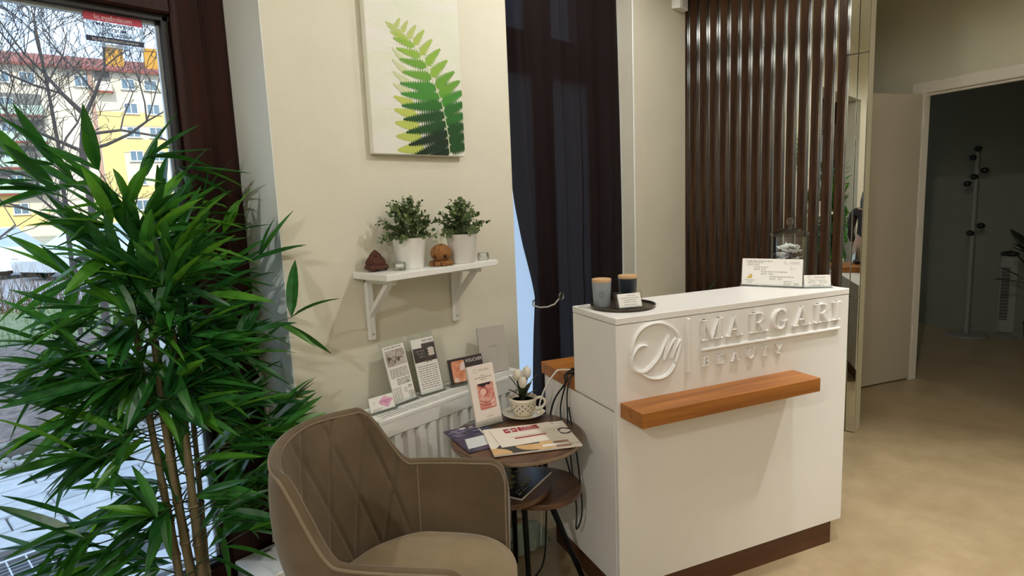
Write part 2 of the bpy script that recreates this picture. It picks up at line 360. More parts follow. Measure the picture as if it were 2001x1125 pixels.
put('roof',MB().add([(-24.4,-.7,15.9),(26.4,-.7,15.9),(26.4,4.5,17.9),(-24.4,4.5,17.9),(26.4,10,15.9),(-24.4,10,15.9)],[(0,1,2,3),(3,2,4,5),(0,3,5),(1,4,2)]).box((-24.4,-.75,15.7),(26.4,-.6,15.95)),ROOF,ab)
chm=MB().box((-.8,0,0),(.8,.9,2.6)).box((-.9,-.1,2.4),(.9,1.0,2.65)).mesh('chimney',mat('yellow_brick','#b98b3a',.9,hex2='#a5762c',scale=3))
for x in (4.4,7.9,-9,14): o=put('chimney',chm,None,ab); o.location=(x,1.2,16.0)
WG=mat('far_window_glass','#5d6f78',.15,spec=.8); WF=mat('far_window_frame','#c9c8c2',.6)
wf=MB().box((-.62,-.09,0),(.62,0,.07)).box((-.62,-.09,.98),(.62,0,1.05)).box((-.62,-.09,.07),(-.53,0,.98)).box((.53,-.09,.07),(.62,0,.98)).box((-.04,-.08,.07),(.04,0,.98)).box((-.72,-.18,-.06),(.72,0,0)).mesh('window',WF)
wp=MB().box((-.53,-.03,.07),(.53,-.02,.98)).mesh('window_pane',WG)
def fwin(x,z,s=1.0):
    o=put('window',wf,None,ab); o.location=(x,-.06,z); o.scale=(s,1,1)
    q=put('window_pane',wp,None,o)
for z in (14.15,11.75,9.4,7.0,4.6,2.0):
    for x in (-4.8,-2.9,1.3,5.2,7.2,9.2,11.5,-9.5,-12,14): 
        if z<14 and x in (-2.9,1.3): continue
        fwin(x,z)
LOG=mat('loggia_shade','#63615d',.9,var=.15,scale=1)
BALC=mat('pale_green_parapet','#9dad9f',.8); BRED=mat('red_sill_band','#82392f',.8)
bl=[(-6.3,-2.0)]
for (x0,x1) in ((-6.6,-2.1),(2.4,3.7),(-18,-13),(10.3,13)):
    for z in (13.9,11.3,8.9,6.5,4.1):
        if x0==2.4 and z!=13.9: continue
        if x0==-6.6 and z>13: continue
        put('loggia_back',MB().box((x0,-.08,z),(x1,-.02,z+1.9)),LOG,ab)
        put('balcony_parapet',MB().box((x0-.1,-.9,z-.15),(x1+.1,-.78,z+.75)).box((x0-.1,-.9,z-.25),(x1+.1,0,z-.1)).box((x0-.1,-.9,z-.25),(x0,0,z+.75)).box((x1,-.9,z-.25),(x1+.1,0,z+.75)),BALC if x0<0 else FC,ab)
        put('sill_band',MB().box((x0-.12,-.93,z-.3),(x1+.12,-.75,z-.15)),BRED,ab)
# ---- bare trees
BARK=mat('grey_bark','#5b5250',.9,hex2='#77706c',scale=30)
def branch(mb,p,d,l,r,lev,rr,twig):
    n=3 if lev<4 else 2
    pts=[p.copy()]; rs=[r]; q=p.copy(); dd=d.copy()
    for i in range(n):
        dd=(dd+Vector((rr.uniform(-.18,.18),rr.uniform(-.18,.18),rr.uniform(-.1,.16)))).normalized()
        q=q+dd*l/n; pts.append(q.copy()); rs.append(r*(1-.35*(i+1)/n))
    mb.tube(pts,[max(.0035,q_) for q_ in rs],6 if lev<2 else (4 if lev<4 else 3),caps=False)
    if lev>=6:
        for k in range(3):
            t=pts[-1] if k==0 else pts[-2]; s=.025
            v=Vector((rr.uniform(-1,1),rr.uniform(-1,1),rr.uniform(-.4,1)))*s
            twig.add([t,t+v,t+v*.6+Vector((s*.4,0,s*.3))],[(0,1,2)])
        return
    for k in range(3 if lev<4 else 2):
        a=rr.choice(pts[1:]) if k else pts[-1]
        v=(dd+Vector((rr.uniform(-1,1),rr.uniform(-1,1),rr.uniform(-.25,.7)))*.85).normalized()
        branch(mb,a,v,l*rr.uniform(.62,.85),rs[-1]*rr.uniform(.55,.75),lev+1,rr,twig)
TRS=.5
def tree(label,base,limbs,r0,seed,first=.9,lev0=1):
    rr=random.Random(seed); t=thing('bare_tree',label,'tree',base,group=None)
    trunk=MB(); br=MB(); tw=MB()
    for pts,rs,kids in limbs:
        rs=[q_*TRS for q_ in rs]
        P=[Vector(p) for p in pts]; trunk.tube(P,rs,8)
        for (i,dv,l) in kids: branch(br,P[i],Vector(dv).normalized(),l,rs[i]*.62,lev0,rr,tw)
    put('trunk',trunk,BARK,t,smooth=60); put('branches',br,BARK,t,kind='stuff'); put('buds',tw,mat('bud_green','#6a7048',.8),t,kind='stuff')
    return t
tree('bare forked tree with a stout trunk outside the glass door',(2.1,8.75,-.1),
 [([(0,0,0),(.02,0,1.4),(.0,0,2.3),(.07,-.02,2.72)],[.1,.085,.075,.075],[(1,(-.8,.3,.7),.7),(2,(-.9,-.2,.5),.7),(2,(.9,-.2,.35),.8)]),
  ([(.07,-.02,2.72),(-.12,0,2.95),(-.25,.02,3.15),(-.3,0,3.6)],[.06,.045,.035,.025],[(1,(-.9,.3,.2),.8),(2,(-.6,-.3,.8),.8),(3,(0,.2,1),.8),(3,(-.7,0,.7),.7)]),
  ([(.07,-.02,2.72),(.2,-.02,2.98),(.33,-.05,3.3),(.36,-.05,3.7)],[.05,.04,.03,.022],[(1,(-.5,.2,.8),.8),(2,(.7,.1,.7),.7),(3,(.1,.2,1),.8),(3,(.8,-.2,.6),.6)]),
  ([(.05,0,2.5),(.4,-.1,2.56),(.75,-.2,2.5),(1.05,-.3,2.35)],[.04,.03,.025,.02],[(1,(.3,0,1),.5),(2,(.7,.2,.6),.5),(3,(.8,0,.1),.5)])],.1,11)
tree('slimmer bare tree with many fine upright twigs left of the forked tree',(1.9,9.1,-.1),
 [([(0,0,0),(.02,0,1.5),(.05,0,2.3),(.02,0,3.1),(-.02,0,3.9)],[.06,.05,.045,.035,.02],[(1,(-.8,.1,.7),1.0),(2,(-.9,0,.7),1.0),(2,(.5,.5,.7),.8),(3,(-.8,-.3,.8),.9),(3,(.6,.4,.8),.7),(4,(0,0,1),.8),(4,(-.7,0,.6),.8),(1,(-.9,-.4,.3),.9)])],.06,23)
tree('low spreading bare tree at the left edge of the glass',(.9,10.2,-.1),
 [([(0,0,0),(-.02,0,.9),(.05,0,1.7),(.0,0,2.6),(.1,0,3.6)],[.07,.055,.045,.035,.02],[(1,(-.8,.1,.6),.9),(1,(.8,.2,.7),1.0),(2,(-.7,0,.8),1.0),(2,(.9,0,.5),1.0),(3,(.7,0,.7),1.0),(3,(-.6,.2,.8),.9),(4,(.3,0,1),.9),(4,(.9,0,.5),.9)])],.07,31)
# shrub hedge, brown, in front of the street
sh=MB(); rr=random.Random(5)
for k in range(1300):
    x=rr.uniform(-2,9); y=rr.uniform(13.2,14.2); z0=-.2; h=rr.uniform(.4,1.0)
    p=Vector((x,y,z0)); q=p+Vector((rr.uniform(-.3,.3),rr.uniform(-.2,.2),h)); s=.008
    sh.add([p-Vector((s,0,0)),p+Vector((s,0,0)),q],[(0,1,2)])
so=put('bare_hedge',sh,mat('hedge_twig','#5c4c43',.9,var=.2),kind='stuff'); tag(so,'low bare brown hedge of twigs along the street','hedge')
# ---- parked cars
CGL=mat('car_glass','#93a3af',.08,spec=.8); TYRE=mat('tyre_rubber','#1d1d1f',.8); HUB=mat('car_hub','#b0b3b8',.35,.7)
def car(label,loc,rz,paint):
    t=thing('car',label,'car',loc,rz,group=None)
    def prof(z0): return None
    body=[(-2.05,.25),(-2.1,.55),(-2.0,.78),(-1.35,.86),(-1.0,.9),(1.2,.9),(1.95,.84),(2.05,.6),(2.05,.25)]
    put('body',MB().prism(body,-.82,.82,RX(90)),paint,t,smooth=30)
    put('cabin',MB().add([(-1.3,-.74,.88),(1.75,-.74,.88),(1.75,.74,.88),(-1.3,.74,.88),(-.45,-.6,1.42),(1.2,-.6,1.42),(1.2,.6,1.42),(-.45,.6,1.42)],[(0,1,5,4),(1,2,6,5),(2,3,7,6),(3,0,4,7),(4,5,6,7)]),CGL,t)
    put('roof',MB().box((-.5,-.61,1.40),(1.25,.61,1.45),bev=.02),paint,t)
    for x in (-1.3,1.3):
        for y in (-.8,.8):
            w=put('wheel',MB().cyl((x,y-.09,.3),(x,y+.09,.3),.3,n=20),TYRE,t); put('hub',MB().cyl((x,y-.1,.3),(x,y+.1,.3),.18,n=14),HUB,w)
    for y in (-.6,.6): put('head_lamp',MB().box((-2.1,y-.17,.6),(-1.98,y+.17,.74),bev=.02),WF,t)
    return t
car('pale silver parked car on the street behind the hedge, right of the other car',(5.3,21.0,-.2),R(20),mat('silver_car_paint','#c9d2da',.25,.3))
car('white parked car at the left edge of the glass door',(2.2,22.5,-.2),R(15),mat('white_car_paint','#eceef0',.25))
# ================================================================ WALL THINGS
# ---- slatted mirror panel
sp=thing('slatted_mirror_panel','dark wooden slats mounted upright over a mirror wall panel beside the doorway','wall panel',(3.84,0,0))
MIR=mat('mirror_silver','#e4e6df',.01,1)
put('mirror',MB().box((-.012,.972,0),(0,1.9,2.75)),MIR,sp)
for (y0,y1) in ((.9135,.969),(.862,.9105)):
    for (z0,z1) in ((0.004,.80),(.803,2.125),(2.128,2.75)):
        put('mirror_strip',MB().box((-.012,y0,z0),(0,y1,z1),bev=.0015),MIR,sp)
put('backing_board',MB().box((-.0005,.862,0),(.002,1.9,2.75)),mat('dark_backing','#2c2b22',.6),sp)
slat=MB().box((-.047,0,.27),(-.012,.041,2.75),bev=.003).mesh('slat',DARKW)
for k in range(15):
    o=put('slat',slat,None,sp); o.location=(0,.9625+.0665*k-(.0 if k else 0),0)
# ---- fern canvas
cv=thing('fern_canvas','white canvas print of a green fern frond hanging on the cream wall','picture',(1.56,1.9,1.605))
put('canvas',MB().box((-.225,-.03,0),(.225,-.004,.68),bev=.003),mat('canvas_ground','#e9e4df',.7,hex2='#dde2c6',scale=2.2,stretch=(1,1,3),bump=.3,bscale=30),cv)
F=T((0,-.0308,0))@RX(90)
def pinna(mb,bx,by,ang,L,w,z,teeth=1):
    # toothed fern pinna in canvas plane
    n=max(8,int(L/.011)); c,s=math.cos(R(ang)),math.sin(R(ang)); up=[];dn=[]
    for i in range(n+1):
        t=i/n; wd=w*min(1,.45+t*4)*max(0,1-t)**.62*1.12
        base=wd*.45 if teeth else wd
        for (tt,k) in ((t,base),(min(1,t+.55/n),wd)):
            if not teeth and k!=base: continue
            curve=-.06*L*tt*tt
            up.append((tt*L,k+curve)); dn.append((tt*L,-k+curve))
    for i in range(len(up)-1):
        q=[up[i],up[i+1],dn[i+1],dn[i]]
        pts=[(bx+x*c-y*s,by+x*s+y*c) for x,y in q]
        # clip to canvas face
        if any(-.222<x<.222 and .003<y<.677 for x,y in pts): mb.flat([(min(.2225,max(-.2225,x)),min(.6775,max(.003,y))) for x,y in pts][::-1],z,F)
cols=['#b9c672','#a9bf52','#8db53c','#6aa030','#418a2b','#2a6b22','#1a4a18','#102c12']
bands=[MB() for _ in cols]; ghost=[MB(),MB()]
RP=[(-.11,.463),(-.06,.437),(-.009,.402),(.041,.34),(.083,.265),(.112,.205),(.126,.138),(.136,.073),(.139,.008)]
def rach(t):
    k=t*(len(RP)-1); i=min(len(RP)-2,int(k)); f=k-i; return RP[i][0]+(RP[i+1][0]-RP[i][0])*f,RP[i][1]+(RP[i+1][1]-RP[i][1])*f
rows=15
for i in range(rows):
    t=.05+.92*(i/(rows-1)); x,y=rach(t)
    L=.03+.15*min(1,t*1.5)**.8; w=.010+.022*min(1,t*1.6); ci=min(7,int(t*8.6))
    pinna(bands[ci],x,y,190-26*(1-t)**2+16*max(0,(t-.6)/.4),L*(1.15 if t>.5 else 1),w,.0004+.00006*i)
    pinna(bands[max(0,ci-1)],x,y+.004,66-56*t,L*.82,w,.00043+.00006*i)
for i in range(9):
    t=i/8; pinna(ghost[0 if i<4 else 1],-.055+.06*t,.335-.30*t,176+16*t-30*(1-t),.075+.05*t,.012+.012*t,.0002+.00002*i,0)
for b,c in zip(bands,cols): put('fern_print',b,mat('fern_'+c[1:],c,.7),cv)
put('fern_print',ghost[0],mat('fern_ghost_a','#cbd2a4',.7),cv); put('fern_print',ghost[1],mat('fern_ghost_b','#b9c65c',.7),cv)
rl=MB()
pr=[rach(i/30) for i in range(31)]
for i in range(30):
    (x0,y0),(x1,y1)=pr[i],pr[i+1]; w0=.0008+.0016*i/30
    rl.flat([(x0-w0,y0),(x1-w0,y1),(x1+w0,y1),(x0+w0,y0)],.0016,F)
put('stem_print',rl,mat('fern_stem_pale','#d6e0b5',.7),cv)
# ---- shelf with two brackets
sf=thing('wall_shelf','narrow white wall shelf on two white wooden brackets under the fern picture','shelf',(1.226,1.9,1.165))
put('board',MB().box((0,-.205,0),(.545,-.002,.023),bev=.002),WHITEM,sf)
def bracket(x):
    b=put('bracket',MB().box((x-.013,-.020,-.235),(x+.017,-.002,0),bev=.004).box((x-.013,-.165,-.021),(x+.017,-.004,0),bev=.004),WHITEM,sf)
    put('brace',MB().prism([(-.018,-.15),(-.018,-.127),(-.122,-.02),(-.146,-.02)],-.010,.014,T((x,0,0))@Matrix(((0,0,1,0),(1,0,0,0),(0,1,0,0),(0,0,0,1)))),WHITEM,b)
    put('screw',MB().cyl((x+.002,-.0225,-.212),(x+.002,-.020,-.212),.004,n=8),CHROME,b)
bracket(.055); bracket(.475)
# ---- radiator
rd=thing('radiator','white ribbed panel radiator with a slotted top grille under the shelf','radiator',(1.165,1.86,.12))
W,H_,D=.76,.57,.15
put('body',MB().box((0.005,-D+.03,.0),(W-.005,-.0,H_-.05)),mat('radiator_inside','#4c4a46',.6),rd)  # dark colour stands in for the shade behind the grille slots
wave=[]; xs=0.03; pit=.0545
pts=[(0,0)]
k=0
while xs+pit<W-.02:
    pts+= [(xs,0),(xs+.006,.016),(xs+.024,.016),(xs+.030,0)]; xs+=pit; k+=1
pts.append((W,0))
fr=MB(); z0,z1=.03,H_-.075
for i in range(len(pts)-1):
    (a,da),(b,db)=pts[i],pts[i+1]
    fr.add([(a,-D+da,z0),(b,-D+db,z0),(b,-D+db,z1),(a,-D+da,z1)],[(0,1,2,3)])
    if da or db:
        fr.add([(a,-D+da,z1),(b,-D+db,z1),(b,-D,z1+.006),(a,-D,z1+.006)],[(0,1,2,3)]); fr.add([(a,-D,z0-.006),(b,-D,z0-.006),(b,-D+db,z0),(a,-D+da,z0)],[(0,1,2,3)])
fr.box((0,-D,z1+.006),(W,-D+.012,H_-.012),bev=.002); 
for i in range(len(pts)-1):
    (a,da),(b,db)=pts[i],pts[i+1]
    if not (da or db): fr.add([(a,-D,z1),(b,-D,z1),(b,-D,z1+.006),(a,-D,z1+.006)],[(0,1,2,3)])
fr.box((0,-D,0),(W,-D+.012,z0-.006))
put('front_panel',fr,WHITEM,rd)
gr=MB().box((-.004,-D-.001,H_-.018),(W+.004,-D+.014,H_),bev=.003).box((-.004,-.085,H_-.008),(W+.004,-.072,H_),bev=.001).box((-.004,-.016,H_-.008),(W+.004,.0,H_),bev=.001)
gr.box((-.004,-D,H_-.018),(.03,0,H_),bev=.002).box((W-.03,-D,H_-.018),(W+.004,0,H_),bev=.002)
put('grille_frame',gr,WHITEM,rd)
bar=MB().box((0,-D+.012,H_-.007),(.0062,-.0845,H_-.001)).mesh('grille_bar',WHITEM); bar2=MB().box((0,-.0725,H_-.007),(.0062,-.0155,H_-.001)).mesh('grille_bar',WHITEM)
x=.036
while x<W-.036:
    for b in (bar,bar2):
        o=put('grille_bar',b,None,rd); o.location=(x,0,0)
    x+=.0128
for s in (0,W): put('side_cover',MB().box((s-.003,-D+.004,.0),(s+.003,-.002,H_-.004)),WHITEM,rd)
put('valve',MB().cyl((W,-.07,.06),(W+.05,-.07,.06),.014,n=10).cyl((W+.035,-.07,.06),(W+.035,-.07,-.12),.009,n=8).cyl((W+.035,-.07,.045),(W+.035,-.07,.11),.02,n=12),WHITEM,rd)
# ---- alarm sensor in the corner
an=thing('motion_sensor','small white motion sensor high on the pale wall beside the slats','sensor',(3.69,1.9,2.54))
put('housing',MB().prism([(-.07,0),(.07,0),(.05,-.045),(-.05,-.045)],.0,.13),WHITEM,an)
put('lens',MB().box((-.035,-.05,.012),(.035,-.044,.06),bev=.003),mat('sensor_lens','#d9d9d4',.3),an)
# ---- curtain with tieback
def cl(z): # left edge x
    tab=[(2.7,2.14),(2.3,2.15),(1.98,2.165),(1.63,2.185),(1.4,2.215),(1.2,2.255),(1.04,2.298),(.935,2.322),(.76,2.305),(.42,2.28),(.05,2.27)]
    for (za,xa),(zb,xb) in zip(tab,tab[1:]):
        if z>=zb: t=(za-z)/(za-zb); return xa+(xb-xa)*t
    return tab[-1][1]
def curt(u,v):
    z=.04+v*2.56
    L=cl(z); Rr=3.125+.02*math.sin(z*1.1)
    # fold lines drawn towards the tie point near z=.93
    pin=math.exp(-((z-.93)/.33)**2) if z>.93 else .75+.25*math.exp(-((z-.93)/.2)**2)
    uu=u**(1+.25*pin)
    x=L+(Rr-L)*uu
    ph=u*2*PI*6.5+.5*math.sin(z*1.3)
    amp=.020*(1-.3*pin*(1 if u<.4 else 0))+.006*math.sin(u*23)
    y=1.985+amp*math.sin(ph)+.004*math.sin(u*2*PI*15+z)*(.4+.6*v)
    if u<.35: y+=-.02*pin*(1-u/.35)
    return (x,y,z)
cu=thing('curtain','dark brown sheer curtain tied back in the window niche','curtain',(0,0,0))
CURT=translucent('dark_sheer_fabric','#1e1514',rough=.8,fac=.06,trcol='#4a3c3a',alpha=.02,gloss=.1)
put('cloth',MB().grid(curt,190,70),CURT,cu,smooth=80)
put('curtain_rail',MB().cyl((2.11,1.985,2.60),(3.15,1.985,2.60),.009,n=8),WHITEM,cu)
tb=thing('tieback','silver magnetic disc tieback with a pale cord round the dark curtain','tieback',(2.455,1.925,.925))
put('disc',MB().cyl((0,-.012,0),(0,-.002,0),.019,n=22),CHROME,tb)
put('disc_rim',MB().tube([(.0185*math.cos(t),-.012,.0185*math.sin(t)) for t in [i*2*PI/22 for i in range(22)]],.003,6,closed=True),CHROME,tb)
put('cord',MB().tube([(-.006,-.008,-.006),(-.05,-.006,-.035),(-.1,.0,-.042),(-.14,.015,-.04),(-.155,.05,-.03),(-.10,.095,-.02),(0,.11,-.01)],.0042,6),mat('pale_cord','#b9b2a5',.6),tb)
# ---- ceiling spotlights (out of frame; one is mirrored)
LENS=mat('lamp_lens','#fff6e6',.4,emit=6)
def spot(label,loc,tgt,power,ang=95,blend=.6,size=.045):
    t=thing('ceiling_spotlight',label,'lamp',loc)
    d=(Vector(tgt)-Vector(loc)).normalized()
    q=d.to_track_quat('-Z','Y').to_matrix().to_4x4()
    put('housing',MB().cyl((0,0,.0),(0,0,.11),.05,.05,n=20),WHITEM,t).matrix_local=q
    put('arm',MB().cyl((0,0,0.05),(0,0,2.95-loc[2]),.008,n=8),WHITEM,t)
    ln=put('lens',MB().cyl((0,0,-.004),(0,0,.0),.042,n=20),LENS,t); ln.matrix_local=q
    ld=bpy.data.lights.new('spot_beam','SPOT'); ld.energy=power; ld.spot_size=R(ang); ld.spot_blend=blend; ld.shadow_soft_size=size; ld.color=(1,.985,.95)
    lo=bpy.data.objects.new('spot_beam',ld); COL.objects.link(lo); lo.parent=t; lo.matrix_local=q@T((0,0,-.01))
    return t
G='ceiling spotlights'
spot('ceiling spotlight nearest the dark curtain',(2.4,1.15,2.80),(2.4,1.15,0),SPOT_W*2.0,176,.2)
spot('ceiling spotlight above the reception counter',(2.1,.42,2.80),(2.1,.42,0),SPOT_W*4.8,176,.2)
spot('ceiling spotlight in front of the armchair',(.86,.37,2.80),(.86,.37,0),SPOT_W*1.3,176,.2)
spot('added ceiling fill spotlight by the left wall',(-1.9,-.1,2.80),(-1.9,-.1,0),SPOT_W*10,176,.2)  # fill lamp added to brighten the counter's left side
spot('ceiling spotlight over the open floor to the right',(2.75,-.25,2.80),(2.8,-.1,0),SPOT_W*14,62,.7)
spot('added ceiling fill spotlight far back in the room',(3.5,-2.3,2.80),(3.5,-2.3,0),SPOT_W*2.2,176,.2)  # unseen lamp added as general room fill
spot('added ceiling fill spotlight behind the camera',(-.9,-1.5,2.80),(-.9,-1.5,0),SPOT_W*2.6,176,.2)  # fill lamp added to lift the counter front and walls
# ================================================================ RECEPTION COUNTER
U0,V0=1.033,1.655
ct=thing('reception_counter','white reception counter with raised salon name and a wooden handbag ledge on its front','counter',UV(U0,V0,0),CA)
W_=1.042
put('base_cabinet',MB().box((0,.001,.10),(W_,.52,.718),bev=.0015),WHITE,ct)
put('riser_panel',MB().box((.0,0,.7265),(.02,.265,1.012)).box((W_-.02,.0,.7265),(W_,.265,1.012)).box((.02,.245,.7265),(W_-.02,.265,1.012)),WHITE,ct)
put('front_panel',MB().box((.0,-.018,.10),(W_,.0,1.012),bev=.0015),WHITE,ct)
put('top_board',MB().box((-.001,-.019,1.014),(W_+.001,.267,1.036),bev=.002),WHITE,ct)
put('desk_top',MB().box((-.002,.266,.72),(W_-.72,.545,.768),bev=.002),OAK,ct)
PL=wood('dark_plinth_wood','#4a2a15','#5d361c',.45,0)
put('plinth',MB().box((.02,-.004,0),(W_-.04,.50,.10)),PL,ct)
put('ledge',MB().box((.012,-.140,.708),(.762,-.018,.757),bev=.0015),OAK,ct)
# raised logo and lettering
SIGN=mat('white_acrylic_sign','#f4f2ef',.35)
FR=T((-U0,-.018,0))@RX(90)
def arcband(cx,cz,rx,rz,t0,t1,wt,wn,n=16):
    # elliptic band, thickness wt on the sides and wn at top/bottom
    o=[];i_=[]
    for k in range(n+1):
        t=R(t0+(t1-t0)*k/n); w=wn+(wt-wn)*abs(math.cos(t))
        o.append((cx+rx*math.cos(t),cz+rz*math.sin(t))); i_.append((cx+(rx-w)*math.cos(t),cz+(rz-w)*math.sin(t)))
    return [('arc',o,i_)]
def quad(x0,x1,y0,x2,x3,y1): return [(x0,y0),(x1,y0),(x3,y1),(x2,y1)]
TK,TN,SF=.21,.08,.075
def serif(x0,x1,top): return [[(x0,1-SF),(x1,1-SF),(x1,1),(x0,1)]] if top else [[(x0,0),(x1,0),(x1,SF),(x0,SF)]]
def glyph(c):
    if c=='M': return [quad(.10,.18,0,.10,.18,1),quad(.86,1.06,0,.86,1.06,1),quad(.48,.58,0,.06,.26,1),quad(.48,.58,0,.86,.96,1)]+serif(0,.28,0)+serif(.76,1.16,0)+serif(.0,.24,1)+serif(.88,1.16,1),1.16
    if c=='A': return [quad(.10,.18,0,.44,.52,1),quad(.70,.92,0,.42,.56,1),[(.26,.30),(.74,.30),(.72,.37),(.28,.37)]]+serif(0,.28,0)+serif(.6,1.0,0),1.0
    if c=='I': return [quad(.1,.30,0,.1,.30,1)]+serif(0,.4,0)+serif(0,.4,1),.4
    if c=='R': return [quad(.1,.30,0,.1,.30,1)]+serif(0,.4,0)+[[(0,1-SF),(.5,1-SF),(.5,1),(0,1)],[(.3,.47),(.5,.47),(.5,.53),(.3,.53)]]+arcband(.48,.735,.32,.265,-90,90,TK,.065)+[quad(.68,.92,0,.42,.62,.49)]+serif(.62,1.0,0),1.0
    if c=='B': return [quad(.1,.30,0,.1,.30,1),[(0,1-SF),(.48,1-SF),(.48,1),(0,1)],[(0,0),(.48,0),(.48,SF),(0,SF)],[(.3,.49),(.5,.49),(.5,.55),(.3,.55)]]+arcband(.46,.75,.3,.25,-90,90,TK,.065)+arcband(.47,.27,.36,.27,-90,90,TK,.065),.85
    if c=='G': return arcband(.55,.5,.55,.52,50,330,TK,.07,26)+[quad(.78,.98,.05,.78,.98,.40),[(.66,.36),(1.06,.36),(1.06,.43),(.66,.43)],[(.84,.68),(.93,.68),(.93,.98),(.86,.98)]],1.08
    if c=='E': return [quad(.1,.30,0,.1,.30,1),[(0,0),(.72,0),(.72,SF+.02),(0,SF+.02)],[(0,1-SF),(.68,1-SF),(.68,1),(0,1)],[(.3,.47),(.56,.47),(.56,.54),(.3,.54)],quad(.65,.72,0,.70,.76,.26),quad(.62,.68,.78,.62,.68,1),quad(.52,.57,.38,.52,.57,.64)],.76
    if c=='U': return [quad(.1,.30,.32,.1,.30,1),quad(.76,.84,.32,.76,.84,1)]+serif(0,.4,1)+serif(.64,.94,1)+arcband(.47,.34,.37,.36,180,360,.16,.07),.94
    if c=='T': return [quad(.36,.56,0,.36,.56,1),[(0,1-SF),(.92,1-SF),(.92,1),(0,1)],quad(0,.06,.74,0,.06,1),quad(.86,.92,.74,.86,.92,1)]+serif(.26,.66,0),.92
    if c=='Y': return [quad(.38,.58,0,.38,.58,.45),quad(.38,.58,.42,.08,.30,1),quad(.46,.54,.42,.80,.88,1)]+serif(0,.4,1)+serif(.7,.98,1)+serif(.28,.68,0),.98
def chamfer_prism(mb,P,d,ch):
    n=len(P); A=sum(P[i][0]*P[(i+1)%n][1]-P[(i+1)%n][0]*P[i][1] for i in range(n))
    if A<0: P=P[::-1]
    Q=[]
    for i in range(n):
        p,q,r=Vector(P[i-1]),Vector(P[i]),Vector(P[(i+1)%n]); e=(q-p).normalized(); f=(r-q).normalized()
        n1=Vector((-e.y,e.x)); n2=Vector((-f.y,f.x)); m=(n1+n2); m=m.normalized()/max(.35,math.sqrt(max(.01,(1+n1.dot(n2))/2)))
        Q.append(q+m*ch)
    vs=[(x,y,0) for x,y in P]+[(x,y,d-ch) for x,y in P]+[(x,y,d) for x,y in Q]
    fs=[(k*n+i,k*n+(i+1)%n,(k+1)*n+(i+1)%n,(k+1)*n+i) for k in (0,1) for i in range(n)]+[tuple(range(2*n,3*n))]
    mb.add(vs,fs,FR)
def chamfer_arc(mb,o,i_,d,ch):
    vs=[];fs=[]
    for a,b in zip(o,i_):
        a,b=Vector(a),Vector(b); u=(b-a); L=u.length; u=u/L if L else Vector((0,0)); c=min(ch,L*.4)
        vs+= [(*a,0),(*a,d-ch),(*(a+u*c),d),(*(b-u*c),d),(*b,d-ch),(*b,0)]
    n=len(o)
    for k in range(n-1):
        for j in range(5): q=k*6+j; fs.append((q,q+1,q+7,q+6))
    fs+= [(0,1,2,3,4,5),tuple((n-1)*6+j for j in range(6))[::-1]]
    mb.add(vs,fs,FR)
def letter(c,u0,u1,z0,z1,d):
    ps,w=glyph(c); mb=MB(); ch=.0026 if z1-z0>.05 else .0013
    X=lambda p:(u0+p[0]/w*(u1-u0),z0+p[1]*(z1-z0))
    for p in ps:
        if p[0]=='arc': chamfer_arc(mb,[X(q) for q in p[1]],[X(q) for q in p[2]],d,ch)
        else:
            P=[X(q) for q in p]; th=min((Vector(P[i])-Vector(P[i-1])).length for i in range(len(P)))
            chamfer_prism(mb,P,d,min(ch,th*.4))
    put('letter',mb,SIGN,ct)
for c,a,b in (('M',1.368,1.456),('A',1.474,1.546),('R',1.580,1.662),('G',1.680,1.758),('A',1.783,1.868),('R',1.889,1.971),('I',1.984,2.022)): letter(c,a,b,.921,.994,.0125)
for c,a,b in (('B',1.374,1.404),('E',1.437,1.467),('A',1.498,1.536),('U',1.567,1.606),('T',1.634,1.670),('Y',1.698,1.736)): letter(c,a,b,.831,.865,.009)
mb=MB(); chamfer_prism(mb,[(1.308,.82),(1.319,.82),(1.319,1.006),(1.308,1.006)],.011,.003); put('divider_bar',mb,SIGN,ct)
mb=MB(); chamfer_prism(mb,[(1.368,.885),(2.024,.884),(2.024,.894),(1.368,.895)],.011,.003); put('underline_bar',mb,SIGN,ct)
def smooth(P,n=5):
    o=[]
    for i in range(len(P)-1):
        p0=P[max(i-1,0)];p1=P[i];p2=P[i+1];p3=P[min(i+2,len(P)-1)]
        for k in range(n):
            t=k/n; o.append(tuple(.5*((2*b)+(-a+c)*t+(2*a-5*b+4*c-d)*t*t+(-a+3*b-3*c+d)*t**3) for a,b,c,d in zip(p0,p1,p2,p3)))
    o.append(tuple(P[-1])); return o
def ribbon(name,P,w,d=.012,parent=None):
    P=smooth(P); mb=MB(); n=len(P)
    ws=[w]*n if not isinstance(w,list) else [w[0]+(w[1]-w[0])*math.sin(PI*i/(n-1)) for i in range(n)]
    L=[];Rr=[]
    for i,(x,y) in enumerate(P):
        ax,ay=P[max(i-1,0)];bx,by=P[min(i+1,n-1)]; dx,dy=bx-ax,by-ay; l=math.hypot(dx,dy) or 1
        L.append((x-dy/l*ws[i]/2,y+dx/l*ws[i]/2)); Rr.append((x+dy/l*ws[i]/2,y-dx/l*ws[i]/2))
    vs=[];fs=[]
    for i in range(n): vs+= [(*L[i],0),(*L[i],d*.55),(P[i][0],P[i][1],d),(*Rr[i],d*.55),(*Rr[i],0)]
    for i in range(n-1):
        for k in range(4): a=i*5+k; fs.append((a,a+1,a+6,a+5))
    fs+= [(0,1,2,3,4)[::-1],tuple((n-1)*5+k for k in range(5))]
    mb.add(vs,fs,FR); return put(name,mb,SIGN,parent or ct,smooth=40)
lg=ribbon('emblem',[(1.271,.951),(1.25,.978),(1.215,.999),(1.181,1.006),(1.14,.999),(1.109,.977),(1.094,.947),(1.089,.916)],.012)
